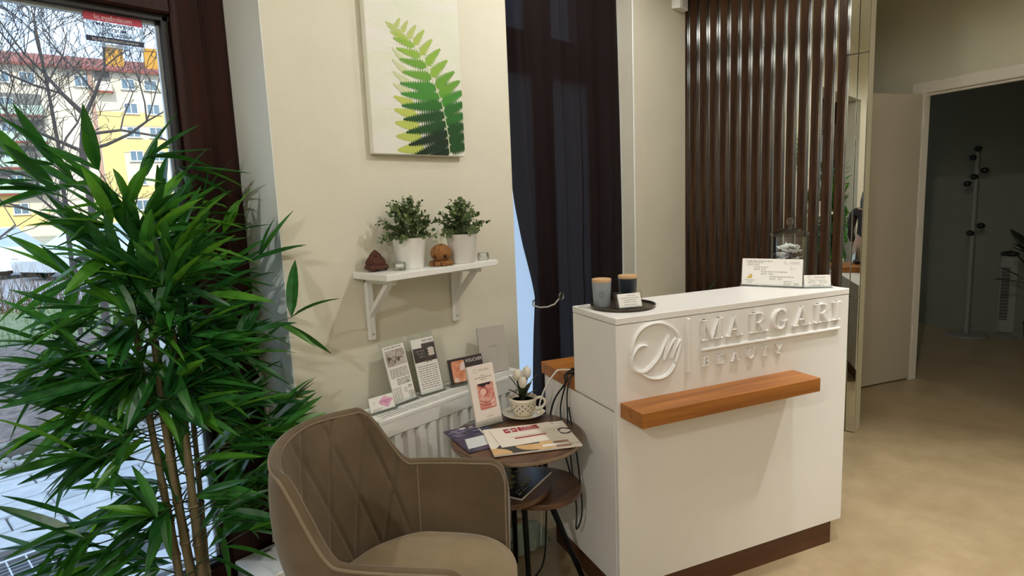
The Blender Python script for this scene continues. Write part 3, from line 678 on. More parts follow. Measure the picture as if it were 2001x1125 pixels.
ribbon('emblem_stroke',[(1.146,.934),(1.122,.937),(1.102,.923),(1.089,.899),(1.093,.868),(1.111,.852),(1.138,.849),(1.165,.864),(1.193,.891),(1.214,.929),(1.232,.960)],[.008,.016],parent=lg)
ribbon('emblem_stroke',[(1.119,.848),(1.151,.826),(1.185,.817),(1.22,.821),(1.245,.839),(1.258,.858)],.012,parent=lg)
ribbon('emblem_stroke',[(1.235,.961),(1.226,.92),(1.214,.877)],[.010,.016],parent=lg)
ribbon('emblem_stroke',[(1.214,.878),(1.232,.913),(1.250,.936),(1.262,.944),(1.258,.921),(1.244,.879)],[.007,.013],parent=lg)
ribbon('emblem_stroke',[(1.244,.879),(1.258,.908),(1.272,.929),(1.280,.933),(1.276,.908),(1.264,.872),(1.262,.862)],[.007,.013],parent=lg)
ZT=1.0362
def onct(u,v,z=ZT): return UV(u,v,z)
# ---- tray with two candles and card stand
ty=thing('round_tray','round dark bronze tray holding candles on the left end of the counter','tray',onct(1.166,1.800))
put('dish',MB().lathe([(.0001,.0),(.103,.0),(.111,.003),(.113,.011),(.110,.011),(.107,.0045),(.0001,.0035)],44),mat('bronze_tray','#4a4034',.3,.6),ty,smooth=40)
def candle(name,label,u,v,body):
    t=thing('candle',label,'candle',onct(u,v,ZT+.004),CA)
    put('jar',MB().lathe([(.0001,0),(.027,0),(.029,.003),(.0335,.086),(.031,.086),(.030,.08),(.0001,.08)],32),body,t,smooth=40)
    put('lid',MB().lathe([(.0001,.086),(.0335,.086),(.0340,.088),(.0340,.0955),(.033,.097),(.0001,.097)],32),mat('beech_lid','#d7b184',.5,hex2='#c59c6c',scale=6,stretch=(2,20,20)),t,smooth=40)
    return t
c1_=candle('candle','grey candle jar with a pale wooden lid on the tray',1.105,1.838,mat('grey_ceramic','#9aa2a8',.5,var=.03))
M_=RZ(-30)@T((.0,-.0318,.045))@RX(90)
mb=MB(); ring=[(.0085*math.cos(R(t)),.0095*math.sin(R(t))) for t in range(30,331,20)]
mb.tube([M_@Vector((x,y,0)) for x,y in ring],.0007,4); mb.tube([M_@Vector(p) for p in ((-.004,-.006,0),(0,.005,0),(.002,-.003,0),(.006,.006,0),(.006,-.005,0))],.0007,4)
put('emblem_print',mb,mat('grey_ink','#5b6064',.6),c1_)
candle('candle','navy blue candle jar with a pale wooden lid behind the card stand',1.228,1.862,mat('navy_ceramic','#1c2733',.45,var=.05))
def stand(name,label,cat,P0,yaw,w,h,lean,back=True,depth=.05,lip=.012):
    """acrylic stand: local x along the card, y away from the viewer, z up; root at the card's lower left"""
    t=thing(name,label,cat,P0,R(yaw))
    C=RX(-lean)
    put('back_plate',MB().box((-.004,.004,.0),(w+.004,.0065,h*1.0),C),ACRY,t)
    put('base_plate',MB().box((-.004,-.012,0),(w+.004,depth,.0025)),ACRY,t)
    put('front_lip',MB().box((-.004,-.012,0),(w+.004,-.0095,lip)),ACRY,t)
    return t,C
def cardface(C,z=.0003): return C@RX(90)@T((0,0,z))
# business-card stand on the tray
bs,C=stand('card_stand','clear acrylic card stand with white cards on the bronze tray','card stand',onct(1.112,1.742,ZT+.0045),-30.8,.094,.052,22,depth=.035)
put('cards',MB().box((.004,-.004,.004),(.088,.003,.052),C),PAPER,bs)
put('stand_arm',MB().box((-.006,.004,.040),(.028,.008,.062),C),ACRY,bs); put('stand_arm',MB().box((.068,.004,.040),(.1,.008,.062),C),ACRY,bs)
FM=cardface(C,.0042)
text('MARGARI',.0075,GREYP,bs,FM@T((.052,.044,0)))
mb=MB()
for i,y in enumerate((.036,.029,.022,.013)): dashes(mb,.022 if i else .014,.07 if i else .08,y,.0022,0,FM,i)
put('print_lines',mb,GREYP,bs)
# price list holder
ph,C=stand('price_list_holder','white landscape price list in a clear acrylic holder on the right end of the counter','sign holder',(2.463,.986,ZT),-81.8,.226,.108,8,depth=.025)
put('price_list',MB().box((.0,-.002,.006),(.226,.001,.112),C),PAPER,ph)
FM=cardface(C,.0024); mb=MB(); k=0
for (x0,x1,y,h) in ((.016,.115,.102,.0032),(.02,.08,.0955,.0024),(.02,.045,.090,.002),(.048,.066,.090,.002),(.02,.045,.0855,.002),(.048,.066,.0855,.002),(.045,.10,.078,.0026),(.045,.07,.072,.002),(.074,.092,.072,.002),(.045,.07,.067,.002),(.074,.092,.067,.002),(.073,.17,.060,.0028),(.073,.095,.054,.002),(.102,.12,.054,.002),(.073,.095,.049,.002),(.102,.12,.049,.002),(.106,.195,.041,.0028),(.106,.13,.035,.002),(.137,.155,.035,.002),(.106,.13,.030,.002),(.137,.152,.030,.002),(.16,.19,.023,.0022),(.16,.185,.016,.002),(.197,.215,.016,.002),(.16,.185,.011,.002),(.197,.215,.011,.002),(.012,.052,.026,.002),(.022,.045,.0205,.002),(.022,.04,.0155,.002)):
    k+=1; dashes(mb,x0,x1,y,h,0,FM,k)
mb.rect(.16,.0915,.218,.0922,0,FM)
put('print_lines',mb,GREYP,ph)
text('MARGARI',.0078,GREYP,ph,FM@T((.196,.0975,0)))
mb=MB(); 
mb.tube([FM@Vector((.163+.0045*math.cos(R(a)),.098+.0045*math.sin(R(a)),0)) for a in range(30,331,25)],.0005,4)
for (x,y) in ((.186,.08),(.190,.074),(.200,.072),(.183,.071)): mb.tube([FM@Vector((x+.003*math.cos(a),y+.003*math.sin(a),0)) for a in (0,1,2,3,4,5)],.0004,4)
put('emblem_print',mb,GREYP,ph)
put('gold_print',MB().flat([(.018,.033),(.040,.033),(.040,.047),(.034,.051),(.030,.046),(.026,.041)],0,FM),mat('gold_ink','#cdb04f',.5),ph)
# small business cards at the end
b2,C=stand('card_holder','small clear holder of white business cards at the far right end of the counter','card stand',(2.500,.757,ZT),-56.1,.098,.050,10,depth=.03)
put('cards',MB().box((.001,-.006,.004),(.097,.003,.050),C),PAPER,b2)
FM=cardface(C,.0062); mb=MB()
for i,(x0,x1,y) in enumerate(((.02,.08,.030),(.015,.04,.025),(.055,.085,.025),(.015,.045,.020),(.055,.085,.020),(.03,.07,.012),(.02,.06,.0075))): dashes(mb,x0,x1,y,.002,0,FM,i+40)
put('print_lines',mb,GREYP,b2); text('MARGARI',.0095,GREYP,b2,FM@T((.058,.040,0)))
mb=MB(); mb.tube([FM@Vector((.022+.006*math.cos(R(a)),.040+.006*math.sin(R(a)),0)) for a in range(30,331,25)],.0006,4); put('emblem_print',mb,GREYP,b2)
# ---- sweet jar
JG=bpy.data.materials.new('jar_glass'); JG.use_nodes=True
b=JG.node_tree.nodes['Principled BSDF']; b.inputs['Transmission Weight'].default_value=1; b.inputs['Roughness'].default_value=.01; b.inputs['IOR'].default_value=1.3; b.inputs['Base Color'].default_value=(.97,.99,.98,1)
jr=thing('sweet_jar','round glass jar with a knobbed lid, filled with wrapped sweets behind the price list','jar',onct(1.990,1.846))
put('jar_body',MB().lathe([(.0001,0),(.055,0),(.0665,.006),(.069,.02),(.069,.192),(.071,.196),(.068,.197),(.0665,.192),(.0665,.02),(.062,.009),(.0001,.008)],40),JARG,jr,smooth=40)
put('jar_lid',MB().lathe([(.0001,.199),(.072,.199),(.0735,.204),(.071,.211),(.05,.222),(.022,.229),(.008,.232),(.008,.228),(.048,.218),(.068,.207),(.0001,.204)],40),JARG,jr,smooth=40)
put('lid_knob',MB().lathe([(.006,.230),(.005,.236),(.0105,.243),(.014,.252),(.0125,.262),(.006,.268),(.0001,.269)],24),JARG,jr,smooth=60)
sm=mat('sweet_wrapper_white','#f0eeee',.35); sm2=mat('sweet_wrapper_dark','#3b3236',.4); rr=random.Random(9)
def sweet(m):
    mb=MB().box((-.024,-.009,-.008),(.024,.009,.008),bev=.005)
    for s in (-1,1): mb.add([(s*.024,-.004,0),(s*.024,.004,0),(s*.042,.012,.004),(s*.042,-.012,-.004),(s*.034,0,.006)],[(0,1,4),(1,2,4),(2,3,4),(3,0,4)])
    return mb.mesh('sweet',m)
sw=[sweet(sm),sweet(sm2)]
k=0
for lay in range(9):
    for i in range(5):
        a=rr.uniform(0,6.28)+i*1.26; r=rr.uniform(.012,.036)
        o=bpy.data.objects.new('wrapped_sweet',sw[0 if rr.random()<.68 else 1]); COL.objects.link(o)
        o.location=onct(1.990,1.846)+Vector((r*math.cos(a),r*math.sin(a),.020+lay*.0172+rr.uniform(-.003,.003))); o.rotation_euler=(rr.uniform(-.5,.5),rr.uniform(-.35,.35),rr.uniform(0,6.28)); o.scale=(.72,.8,.8)
        tag(o,('white' if o.data==sw[0] else 'dark')+' twist wrapped sweet inside the glass jar','sweet',('white' if o.data==sw[0] else 'dark')+' sweets in the glass jar')
# ---- cables, laptop shade on the desk
cb=MB()
cb.tube(smooth([UV(1.14,1.93,.772),UV(1.08,2.0,.775),UV(1.02,1.97,.772),UV(1.012,1.955,.74),UV(1.004,1.985,.64),UV(.995,1.95,.56),UV(1.0,1.965,.50),UV(1.01,1.93,.40)]),.0032,6)
cb.tube(smooth([UV(1.14,1.94,.771),UV(1.05,1.95,.774),UV(1.019,1.93,.765),UV(1.010,1.94,.70),UV(1.005,1.93,.60),UV(1.014,1.945,.54),UV(1.008,1.92,.46),UV(1.015,1.90,.28),UV(.99,1.86,.22),UV(1.0,1.83,.30),UV(1.006,1.86,.46),UV(1.010,1.93,.66)]),.0032,6)
cb.tube(smooth([UV(1.16,1.95,.772),UV(1.03,1.96,.776),UV(1.015,1.945,.755),UV(.995,2.02,.66),UV(.985,2.05,.55),UV(.98,2.07,.4),UV(.96,2.06,.1),UV(.93,2.03,.008),UV(.86,1.96,.006)]),.0035,6)
tag(put('black_cables',cb,BLACK,smooth=60),'bunch of black cables hanging down from the wooden desk top','cable')
wc=MB().tube(smooth([UV(1.13,1.96,.773),UV(1.08,1.985,.775),(1.775,1.400,.778),(1.758,1.415,.764),(1.736,1.438,.718),(1.722,1.456,.665),(1.735,1.475,.62),(1.778,1.505,.55),(1.79,1.52,.3),(1.79,1.54,.01)]),.0032,6)
tag(put('white_charger_cable',wc,WHITEM,smooth=60),'white charger cable arching off the wooden desk towards the table','cable')
ad=thing('power_adapter','small black power adapter lying on the wooden desk top','adapter',UV(1.13,1.985,.7685),CA)
put('case',MB().box((-.05,-.03,0),(.05,.03,.028),bev=.006),BLACK,ad); put('plug',MB().cyl((-.05,0,.014),(-.075,0,.014),.006,n=10),BLACK,ad)
# ---- office chair behind counter
oc=thing('office_chair','black office chair behind the counter, only its backrest showing','chair',(2.40,1.66,0),R(-115))
put('backrest',MB().grid(lambda u,v:(-.2+.4*u,.16+.05*(2*u-1)**2*-1+.04*v,.52+.40*v),10,8).grid(lambda u,v:(-.2+.4*u,.195+.05*(2*u-1)**2*-1+.04*v,.52+.40*v),10,8).tube([(-.2,.13,.52),(-.2,.17,.92),(.2,.17,.92),(.2,.13,.52)],.02,8,closed=True),mat('black_leather','#15130f',.4),oc,smooth=50)
put('seat',MB().box((-.21,-.22,.42),(.21,.2,.49),bev=.03),mat('black_leather','#15130f',.4),oc)
put('column',MB().cyl((0,0,.1),(0,0,.42),.025),DKMET,oc)
for k in range(5):
    a=2*PI*k/5; l=put('leg',MB().tube([(0,0,.1),(.23*math.cos(a),.23*math.sin(a),.07)],[.022,.014],8),BLACK,oc)
    put('castor',MB().cyl((.23*math.cos(a),.23*math.sin(a)-.012,.03),(.23*math.cos(a),.23*math.sin(a)+.012,.03),.028,n=14),BLACK,l)
for s in (-1,1): put('back_seam',MB().tube([(s*.09,.118,.54),(s*.09,.160,.91)],.004,6),mat('brown_leather_edge','#5a4234',.5),oc)
# ================================================================ ITEMS ON SHELF
ZS=1.1885
POTW=mat('white_ceramic','#eeece6',.3)
LG=translucent('eucalyptus_leaf','#3c5234','#7d9158',rough=.5,fac=.15,scale=30)
def leafy(label,loc,seed,r=.095,h=.125,n=620):
    t=thing('potted_plant',label,'plant',loc)
    put('pot',MB().lathe([(.0001,0),(.046,0),(.049,.004),(.060,.108),(.062,.112),(.059,.112),(.056,.097),(.0001,.097)],36),POTW,t,smooth=40)
    put('soil',MB().lathe([(.0001,.098),(.055,.098)],20),mat('dark_soil','#241a12',.95),t)
    rr=random.Random(seed); lf=MB(); st=MB()
    for k in range(74):
        a=rr.uniform(0,6.28); el=rr.uniform(-.2,1.45); rad=rr.uniform(.75,1.15)
        tip=Vector((math.cos(a)*math.cos(el)*r*rad,math.sin(a)*math.cos(el)*r*rad*.9,.118+math.sin(el)*h*rad))
        if loc[1]+tip.y>1.888: tip.y=1.888-loc[1]
        b0=Vector((rr.uniform(-.02,.02),rr.uniform(-.02,.02),.095)); mid=(b0+tip)/2+Vector((0,0,.015))
        P=[b0,(b0+mid)/2+Vector((0,0,.008)),mid,(mid+tip)/2+Vector((0,0,.004)),tip]; st.tube(P,[.0014,.0012,.001,.0008,.0006],4,caps=False)
        m=13
        for i in range(m):
            f=.3+.7*i/(m-1); j=min(3,int(f*4)); g=f*4-j; p=P[j].lerp(P[j+1],g)
            d=(P[j+1]-P[j]).normalized(); sd=Vector((rr.uniform(-1,1),rr.uniform(-1,1),rr.uniform(-.6,.8)))
            sd=(sd-d*sd.dot(d)).normalized(); L=.0175*rr.uniform(.7,1.2)*(1 if i<m-2 else .7); w=L*.36
            ax=(sd*.8+d*.6).normalized(); nn=ax.cross(d).normalized(); 
            q=[p,p+ax*L*.35+nn*w,p+ax*L*.75+nn*w*.8,p+ax*L,p+ax*L*.75-nn*w*.8,p+ax*L*.35-nn*w]
            if any(loc[1]+v.y>1.896 for v in q): continue
            lf.add(q,[(0,1,2,3),(0,3,4,5)])
    put('foliage',lf,LG,t,kind='stuff'); put('stems',st,mat('plant_stem','#4b5a33',.7),t,kind='stuff')
    return t
leafy('leafy green plant in a white pot, left of the two on the shelf',(1.412,1.800,ZS),4,.112,.135)
leafy('leafy green plant in a white pot, right of the two on the shelf',(1.626,1.745,ZS),8,.104,.125)
def tealight(label,loc):
    t=thing('tealight_glass',label,'candle holder',loc)
    put('glass',MB().lathe([(.0001,0),(.021,0),(.023,.003),(.023,.027),(.020,.029),(.018,.026),(.017,.012),(.0001,.011)],24),JARG,t,smooth=40)
    put('candle',MB().lathe([(.0001,.0115),(.0155,.0115),(.0155,.021),(.0001,.021)],16),PAPER,t)
tealight('small clear glass tealight holder at the left end of the shelf',(1.342,1.775,ZS)); tealight('small clear glass tealight holder at the right end of the shelf',(1.735,1.742,ZS))
# crochet toys: rows of stitches as geometry
def crochet(t,name,c,r,m,n=26,rows=13,amp=.055,taper=0):
    mb=MB(); vs=[];fs=[]; nu=n*3; nv=rows*3
    def f(u,v):
        th=2*PI*u; ph=PI*v; s=1+amp*math.sin(ph*rows*1.0)*math.cos(th*n*.5+ (int(v*rows)%2)*PI*.5)
        rz=math.sin(ph)*(1-taper*(1-v)*.0); z=-math.cos(ph)
        k=(1-taper*max(0,z))
        return (c[0]+r[0]*s*rz*k*math.cos(th),c[1]+r[1]*s*rz*k*math.sin(th),c[2]+r[2]*z*s)
    mb.grid(f,nu,nv,closed_u=True); return put(name,mb,m,t,smooth=80)
YB=mat('dark_brown_yarn','#4c2c22',.95,hex2='#5e382b',scale=80); YO=mat('orange_brown_yarn','#84572f',.95,hex2='#9a6a3a',scale=80)
t=thing('crochet_toy','dark brown crocheted cone shaped toy at the left end of the shelf','toy',(1.293,1.848,ZS))
crochet(t,'body',(0,0,.031),(.036,.034,.031),YB,taper=.25); crochet(t,'cap',(0,0,.055),(.022,.021,.020),YB,taper=.55,rows=8)
for s in (-1,1): crochet(t,'paw',(s*.028,-.018,.013),(.012,.012,.012),YB,n=12,rows=6)
put('brim',MB().tube([(.034*math.cos(a),.032*math.sin(a),.014) for a in [i*2*PI/24 for i in range(24)]],.008,8,closed=True),YB,t,smooth=60)
t=thing('crochet_octopus','orange brown crocheted octopus with two dark eyes between the white pots','toy',(1.522,1.752,ZS))
crochet(t,'head',(0,0,.046),(.039,.038,.034),YO)
VD=Vector((-.74,-.67,0)); SD=Vector((.67,-.74,0))
for s in (-1,1):
    e=VD*.031+SD*s*.0185+Vector((0,0,.036)); put('eye',MB().ell(e,.0065,12),mat('dark_eye','#2a0f0c',.2),t,smooth=80)
for k in range(8):
    a=2*PI*k/8+.2; put('tentacle',MB().tube(smooth([(.018*math.cos(a),.018*math.sin(a),.012),(.032*math.cos(a),.032*math.sin(a),.010),(.040*math.cos(a+.25),.040*math.sin(a+.25),.009),(.036*math.cos(a+.5),.036*math.sin(a+.5),.009)],3),[.009]*10,8),YO,t,smooth=60)
t=thing('figurine','tiny dark seated figurine behind the right glass tealight holder','figurine',(1.72,1.80,ZS))
FG=mat('dark_bronze_figure','#2a1a14',.4)
put('figure',MB().ell((0,0,.014),(.013,.011,.014),14).ell((.002,-.002,.030),(.008,.008,.012),12).ell((.003,-.004,.045),(.0075,.007,.008),12).tube([(-.009,-.006,.03),(-.012,-.013,.02),(-.002,-.014,.018)],.0035,8).tube([(.010,-.006,.03),(.013,-.012,.02),(.004,-.016,.018)],.0035,8).ell((.008,-.010,.006),(.012,.007,.006),12),FG,t,smooth=80)
# ================================================================ CARDS ON RADIATOR
ZR=.692
FLESH=mat('flesh_photo','#d9896a',.5,hex2='#f0c4a6',scale=22); FLESH2=mat('rose_photo','#c8665a',.5,hex2='#eab6a3',scale=26); GREYPH=mat('pale_sketch_photo','#cfc8c2',.5,hex2='#a89a92',scale=30)
def photo(name,mb,m,par): return put(name,mb,m,par)
b3,C=stand('card_holder','clear card holder with a pink blot card at the left end of the radiator','card stand',(1.185,1.786,ZR),-3.5,.10,.056,16,depth=.03)
put('cards',MB().box((.0,-.004,.004),(.10,.003,.056),C),PAPER,b3)
put('clip',MB().box((.002,.004,.05),(.03,.008,.066),C).box((.068,.004,.05),(.096,.008,.066),C),ACRY,b3)
FM=cardface(C,.0042); rr=random.Random(2)
bl=[(.066+(.026+.006*math.sin(a*3)+rr.uniform(-.003,.003))*math.cos(a),.032+(.017+.004*math.sin(a*4+1))*math.sin(a)) for a in [i*2*PI/28 for i in range(28)]]
put('blot_print',MB().flat(bl,0,FM),mat('pink_ink','#d993b4',.6,hex2='#eab8cf',scale=60),b3)
mb=MB(); dashes(mb,.05,.085,.036,.0025,.0003,FM,3); dashes(mb,.055,.08,.030,.002,.0003,FM,4); put('print_lines',mb,mat('magenta_ink','#b84f83',.6),b3)
mb=MB(); dashes(mb,.008,.05,.013,.002,.0002,FM,5); dashes(mb,.008,.04,.008,.002,.0002,FM,6); mb.tube([FM@Vector((.020+.005*math.cos(R(a)),.036+.005*math.sin(R(a)),.0)) for a in range(30,331,25)],.0005,4); put('print_grey',mb,GREYP,b3)
def dl(label,P0,yaw,lean,kind):
    t,C=stand('leaflet_holder',label,'leaflet holder',P0,yaw,.108,.236,lean,depth=.03,lip=.02)
    put('leaflet',MB().box((.003,-.003,.004),(.105,.003,.216),C),PAPER,t); FM=cardface(C,.0033); mb=MB()
    if kind==1:
        put('photo_print',MB().rect(.008,.140,.100,.200,0,FM),GREYPH,t)
        s=MB()
        for P in (((.015,.155),(.04,.175),(.07,.165),(.095,.18)),((.03,.145),(.05,.16),(.06,.185),(.07,.195)),((.045,.15),(.065,.17),(.09,.162)),((.02,.18),(.035,.165),(.05,.15))): s.tube([FM@Vector((*p,.0002)) for p in smooth([Vector(q) for q in P],4)],.0012,4)
        s.flat([(.014,.178),(.03,.172),(.022,.160),(.016,.165)],.0003,FM); s.flat([(.058,.165),(.07,.17),(.072,.158),(.062,.152)],.0003,FM)
        put('sketch_print',s,mat('brown_ink','#6d5348',.6),t)
        dashes(mb,.01,.095,.209,.004,.0001,FM,1)
        for i in range(6): dashes(mb,.012,.098,.128-.006*i,.0032,.0001,FM,10+i)
        for i in range(4): dashes(mb,.034,.098,.088-.006*i,.0036,.0001,FM,20+i)
        for i in range(8): dashes(mb,.008,.045,.058-.0065*i,.0028,.0001,FM,30+i)
        for (x,y,s_) in ((.066,.044,1),(.088,.052,.9),(.082,.03,.8),(.094,.03,.8),(.084,.016,.8),(.098,.02,.7)): mb.tube([FM@Vector((x+.007*s_*math.cos(a),y+.008*s_*math.sin(a),.0002)) for a in (0,1,2,3,4,5,6)],.001,4)
        mb.rect(.078,.053,.097,.056,.0002,FM); mb.rect(.072,.07,.094,.0735,.0002,FM)
    else:
        put('photo_print',MB().flat([(.003,.125),(.105,.125),(.105,.195),(.045,.195),(.045,.180),(.003,.180)],0,FM),mat('dark_photo','#3b3533',.5,hex2='#57504b',scale=14),t)
        s=MB()
        for k in range(9): s.flat([(.078+.011*math.cos(a)+.006*(k%3),.150+.008*math.sin(a)+.010*(k//3)) for a in (k,k+1.6,k+3.1,k+4.6)],.0002+.00005*k,FM)
        put('blossom_print',s,mat('pale_blossom','#d9cdc4',.6),t)
        s=MB()
        for i in range(3): dashes(s,.014+.006*i,.052,.168-.011*i,.004,.0002,FM,50+i)
        put('pale_print',s,mat('pale_grey_ink','#8c857f',.6),t)
        dashes(mb,.05,.1,.206,.005,.0001,FM,2); mb.rect(.05,.197,.105,.1985,.0001,FM)
        mb.rect(.05,.121,.055,.128,.0004,FM); dashes(mb,.056,.08,.123,.004,.0004,FM,8)
        for i in range(11): dashes(mb,.010+.003*(i%2),.098,.108-.0085*i,.0034,.0001,FM,60+i)
    put('print_lines',mb,GREYP,t); return t
dl('tall leaflet with a pale sketch in an acrylic holder, beside the pink card',(1.296,1.796,ZR),4.4,15,1)
dl('tall leaflet with a dark photo and slanted text in an acrylic holder',(1.427,1.806,ZR),-5.1,15,2)
vc,C=stand('voucher_holder','dark voucher card in an acrylic holder, standing behind the white flyer stand','card stand',(1.572,1.792,ZR),-11.4,.163,.105,14,depth=.04)
put('card',MB().box((0,-.002,.004),(.163,.001,.108),C),mat('dark_brown_card','#3d3430',.5),vc); FM=cardface(C,.0024)
put('photo_print',MB().flat(rrect(.014,.012,.075,.098,.008),0,FM),mat('peach_photo','#d5794f',.5,hex2='#f1b593',scale=24),vc)
s=MB(); s.flat([(.05,.055),(.075,.06),(.075,.09),(.055,.085)],.0003,FM).flat([(.018,.016),(.04,.014),(.035,.03),(.02,.032)],.0003,FM); put('pale_print',s,mat('pale_skin_ink','#e9d6cb',.5),vc)
text('VOUCHER',.019,PAPER,vc,FM@T((.121,.090,.0003)),sx=.9)
gf=thing('grey_folder','plain light grey folder leaning on the wall above the radiator','folder',(1.767,1.815,ZR),R(-17.8))
C=RX(-10)
put('back_cover',MB().box((0,.002,0),(.132,.004,.198),C),mat('grey_card','#b7b0a6',.6,var=.03,scale=8),gf); put('front_cover',MB().box((0,-.003,0),(.132,-.001,.198),C),mat('grey_card','#b7b0a6',.6),gf)
mb=MB(); FM=cardface(C,.0034); dashes(mb,.045,.09,.115,.005,0,FM,1); dashes(mb,.05,.085,.108,.003,0,FM,2); put('print_lines',mb,mat('pale_grey_emboss','#9d978e',.6),gf)
# ================================================================ ARMCHAIR
ch=thing('armchair','taupe velvet armchair with a quilted back and piped edges beside the round table','chair',(.922,1.212,0),R(34.8))
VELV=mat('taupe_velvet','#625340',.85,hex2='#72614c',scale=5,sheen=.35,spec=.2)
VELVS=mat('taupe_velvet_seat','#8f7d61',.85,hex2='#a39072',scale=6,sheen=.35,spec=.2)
PIPE=mat('taupe_piping','#85755d',.8,sheen=.3)
def base_curve(t):
    # t in [-1,1]; arms straight, rear elliptical.  returns x,y, outward normal
    a,b,y0=.243,.215,.035; La=.225; Le=1.21*(a+b)/2*PI/2
    s=abs(t)*(La+Le); sg=1 if t>=0 else -1
    if s<Le:
        ph=s/Le*PI/2; x=a*math.sin(ph)**.86; y=y0+b*math.cos(ph)**.9; nx,ny=x/a/a,(y-y0)/b/b
    else:
        x=a; y=y0-(s-Le); nx,ny=1,0
    l=math.hypot(nx,ny) or 1
    return sg*x,y,sg*nx/l,ny/l
def sst(a,b,x): t=max(0,min(1,(x-a)/(b-a))); return t*t*(3-2*t)
ARM=.652
def rim(t):
    a=abs(t)
    z=.846-.016*sst(0,.36,a); z=z+(ARM-z)*sst(.35,.575,a)
    if a>.93: z-= .055*(1-math.sqrt(max(0,1-((a-.93)/.07)**2)))
    return z
ZB=.40
def inner(t,z):
    x,y,nx,ny=base_curve(t); k=(z-ZB)/.45; a=abs(t)
    lean=.070*k*(1-sst(.3,.6,a))+.050*k*sst(.3,.6,a)
    return x+nx*lean*(.55+.45*sst(.3,.8,a)),y+ny*lean,nx,ny
TH=.024
def quilt(t,z):
    if abs(t)>.56: return 0
    s=t*.56; d=1
    for sg in (1,-1):
        q=(s/.105+sg*(z-.40)/.36)%1; d=min(d,min(q,1-q)*.105)
    edge=sst(.56,.50,abs(t))*sst(.835,.815,z-.0)
    return -.007*math.exp(-(d/.005)**2)*edge+.003*edge
NT,NV=261,70
def shell(u,v):
    t=-1+2*u
    h=rim(t)
    if v<.56: # inner face up
        z=.37+(h-.012-.37)*(v/.56); x,y,nx,ny=inner(t,z); q=-quilt(t,z)+ (.010*math.sin(PI*min(1,(z-.4)/.25)) if abs(t)>.6 else 0)*0
        return (x+nx*q,y+ny*q,z)
    if v<.70: # rounded rim
        a=PI*(v-.56)/.14; x,y,nx,ny=inner(t,h-.012); m=(1-math.cos(a))/2*TH
        return (x+nx*m,y+ny*m,h-.012+.014*math.sin(a))
    k=(v-.70)/.30; z=h-.012+(.34-h+.012)*k; x,y,nx,ny=inner(t,h-.012); x2,y2,_,_=inner(t,.42)
    f=k**1.3; X=x+(x2-x)*f+nx*(TH+.02*math.sin(PI*min(1,k*1.4))); Y=y+(y2-y)*f+ny*(TH+.02*math.sin(PI*min(1,k*1.4)))
    return (X,Y,z)
sm=MB().grid(shell,NT,NV)
# end caps on the arm fronts
for u in (0,1):
    ring=[shell(u,j/(NV-1)) for j in range(NV)]
    c=Vector((sum(p[0] for p in ring)/NV,-.0,0)); n0=len(sm.v)
    mid=[Vector(p) for p in ring]; cc=sum(mid,Vector())/NV+Vector((0,-.008,0))
    inn=[(m*.85+cc*.15)+Vector((0,-.007,0)) for m in mid]
    sm.add([tuple(m) for m in mid]+[tuple(i) for i in inn]+[tuple(cc)],[( j,(j+1)%NV,NV+(j+1)%NV,NV+j) for j in range(NV)]+[(NV+j,NV+(j+1)%NV,2*NV) for j in range(NV)])
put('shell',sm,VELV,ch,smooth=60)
def railpts(vv,lo=-1,hi=1,n=150): return [Vector(shell((lo+(hi-lo)*i/n+1)/2,vv)) for i in range(n+1)]
outr=railpts(.685); inr=railpts(.565)
endL=[Vector(shell(0,v)) for v in [.72+.03*i for i in range(9)]]; endR=[Vector(shell(1,v)) for v in [.72+.03*i for i in range(9)]]
put('piping',MB().tube(endL[::-1]+outr+endR,.0042,6),PIPE,ch,smooth=60)
put('inner_seam',MB().tube([Vector(shell(0,.03+.06*i)) for i in range(9)]+inr+[Vector(shell(1,.03+.06*i)) for i in range(9)][::-1],.0026,6),PIPE,ch,smooth=60)
for s in (-1,1): put('back_seam',MB().tube([Vector(shell((s*.60+1)/2,v/20*.55)) for v in range(21)],.0022,5),PIPE,ch,smooth=60)
def seat(u,v):
    th=2*PI*u; c,s=math.cos(th),math.sin(th)
    ex=2.9; r=(abs(c)**ex+abs(s)**ex)**(-1/ex); 
    prof=[(0,.456),(.35,.456),(.7,.453),(.88,.447),(.96,.438),(1.0,.424),(1.0,.40),(.99,.372),(.94,.362),(.0,.36)]
    k=v*(len(prof)-1); i=min(len(prof)-2,int(k)); f=k-i; rr_=prof[i][0]+(prof[i+1][0]-prof[i][0])*f; z=prof[i][1]+(prof[i+1][1]-prof[i][1])*f
    x=.246*r*c*rr_; y=.245*r*s*rr_-.002
    # narrow at the rear so the cushion fits the curved back
    if y>.03: x*=1-.55*((y-.03)/.215)**2.2
    return (x,y,z+.004*math.sin(x*25+1)*math.sin(y*22)*(1 if z>.44 else 0))
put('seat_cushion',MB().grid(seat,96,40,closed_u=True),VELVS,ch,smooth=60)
put('seat_base',MB().prism([(-.2,-.18),(.2,-.18),(.2,.05),(.12,.2),(-.12,.2),(-.2,.05)],.33,.362),BLACK,ch)
for x,y in ((-.17,-.16),(.17,-.16),(-.12,.16),(.12,.16)): put('leg',MB().cyl((x,y,.34),(x*1.35,y*1.3,.0),.016,.010,n=12),DKMET,ch)
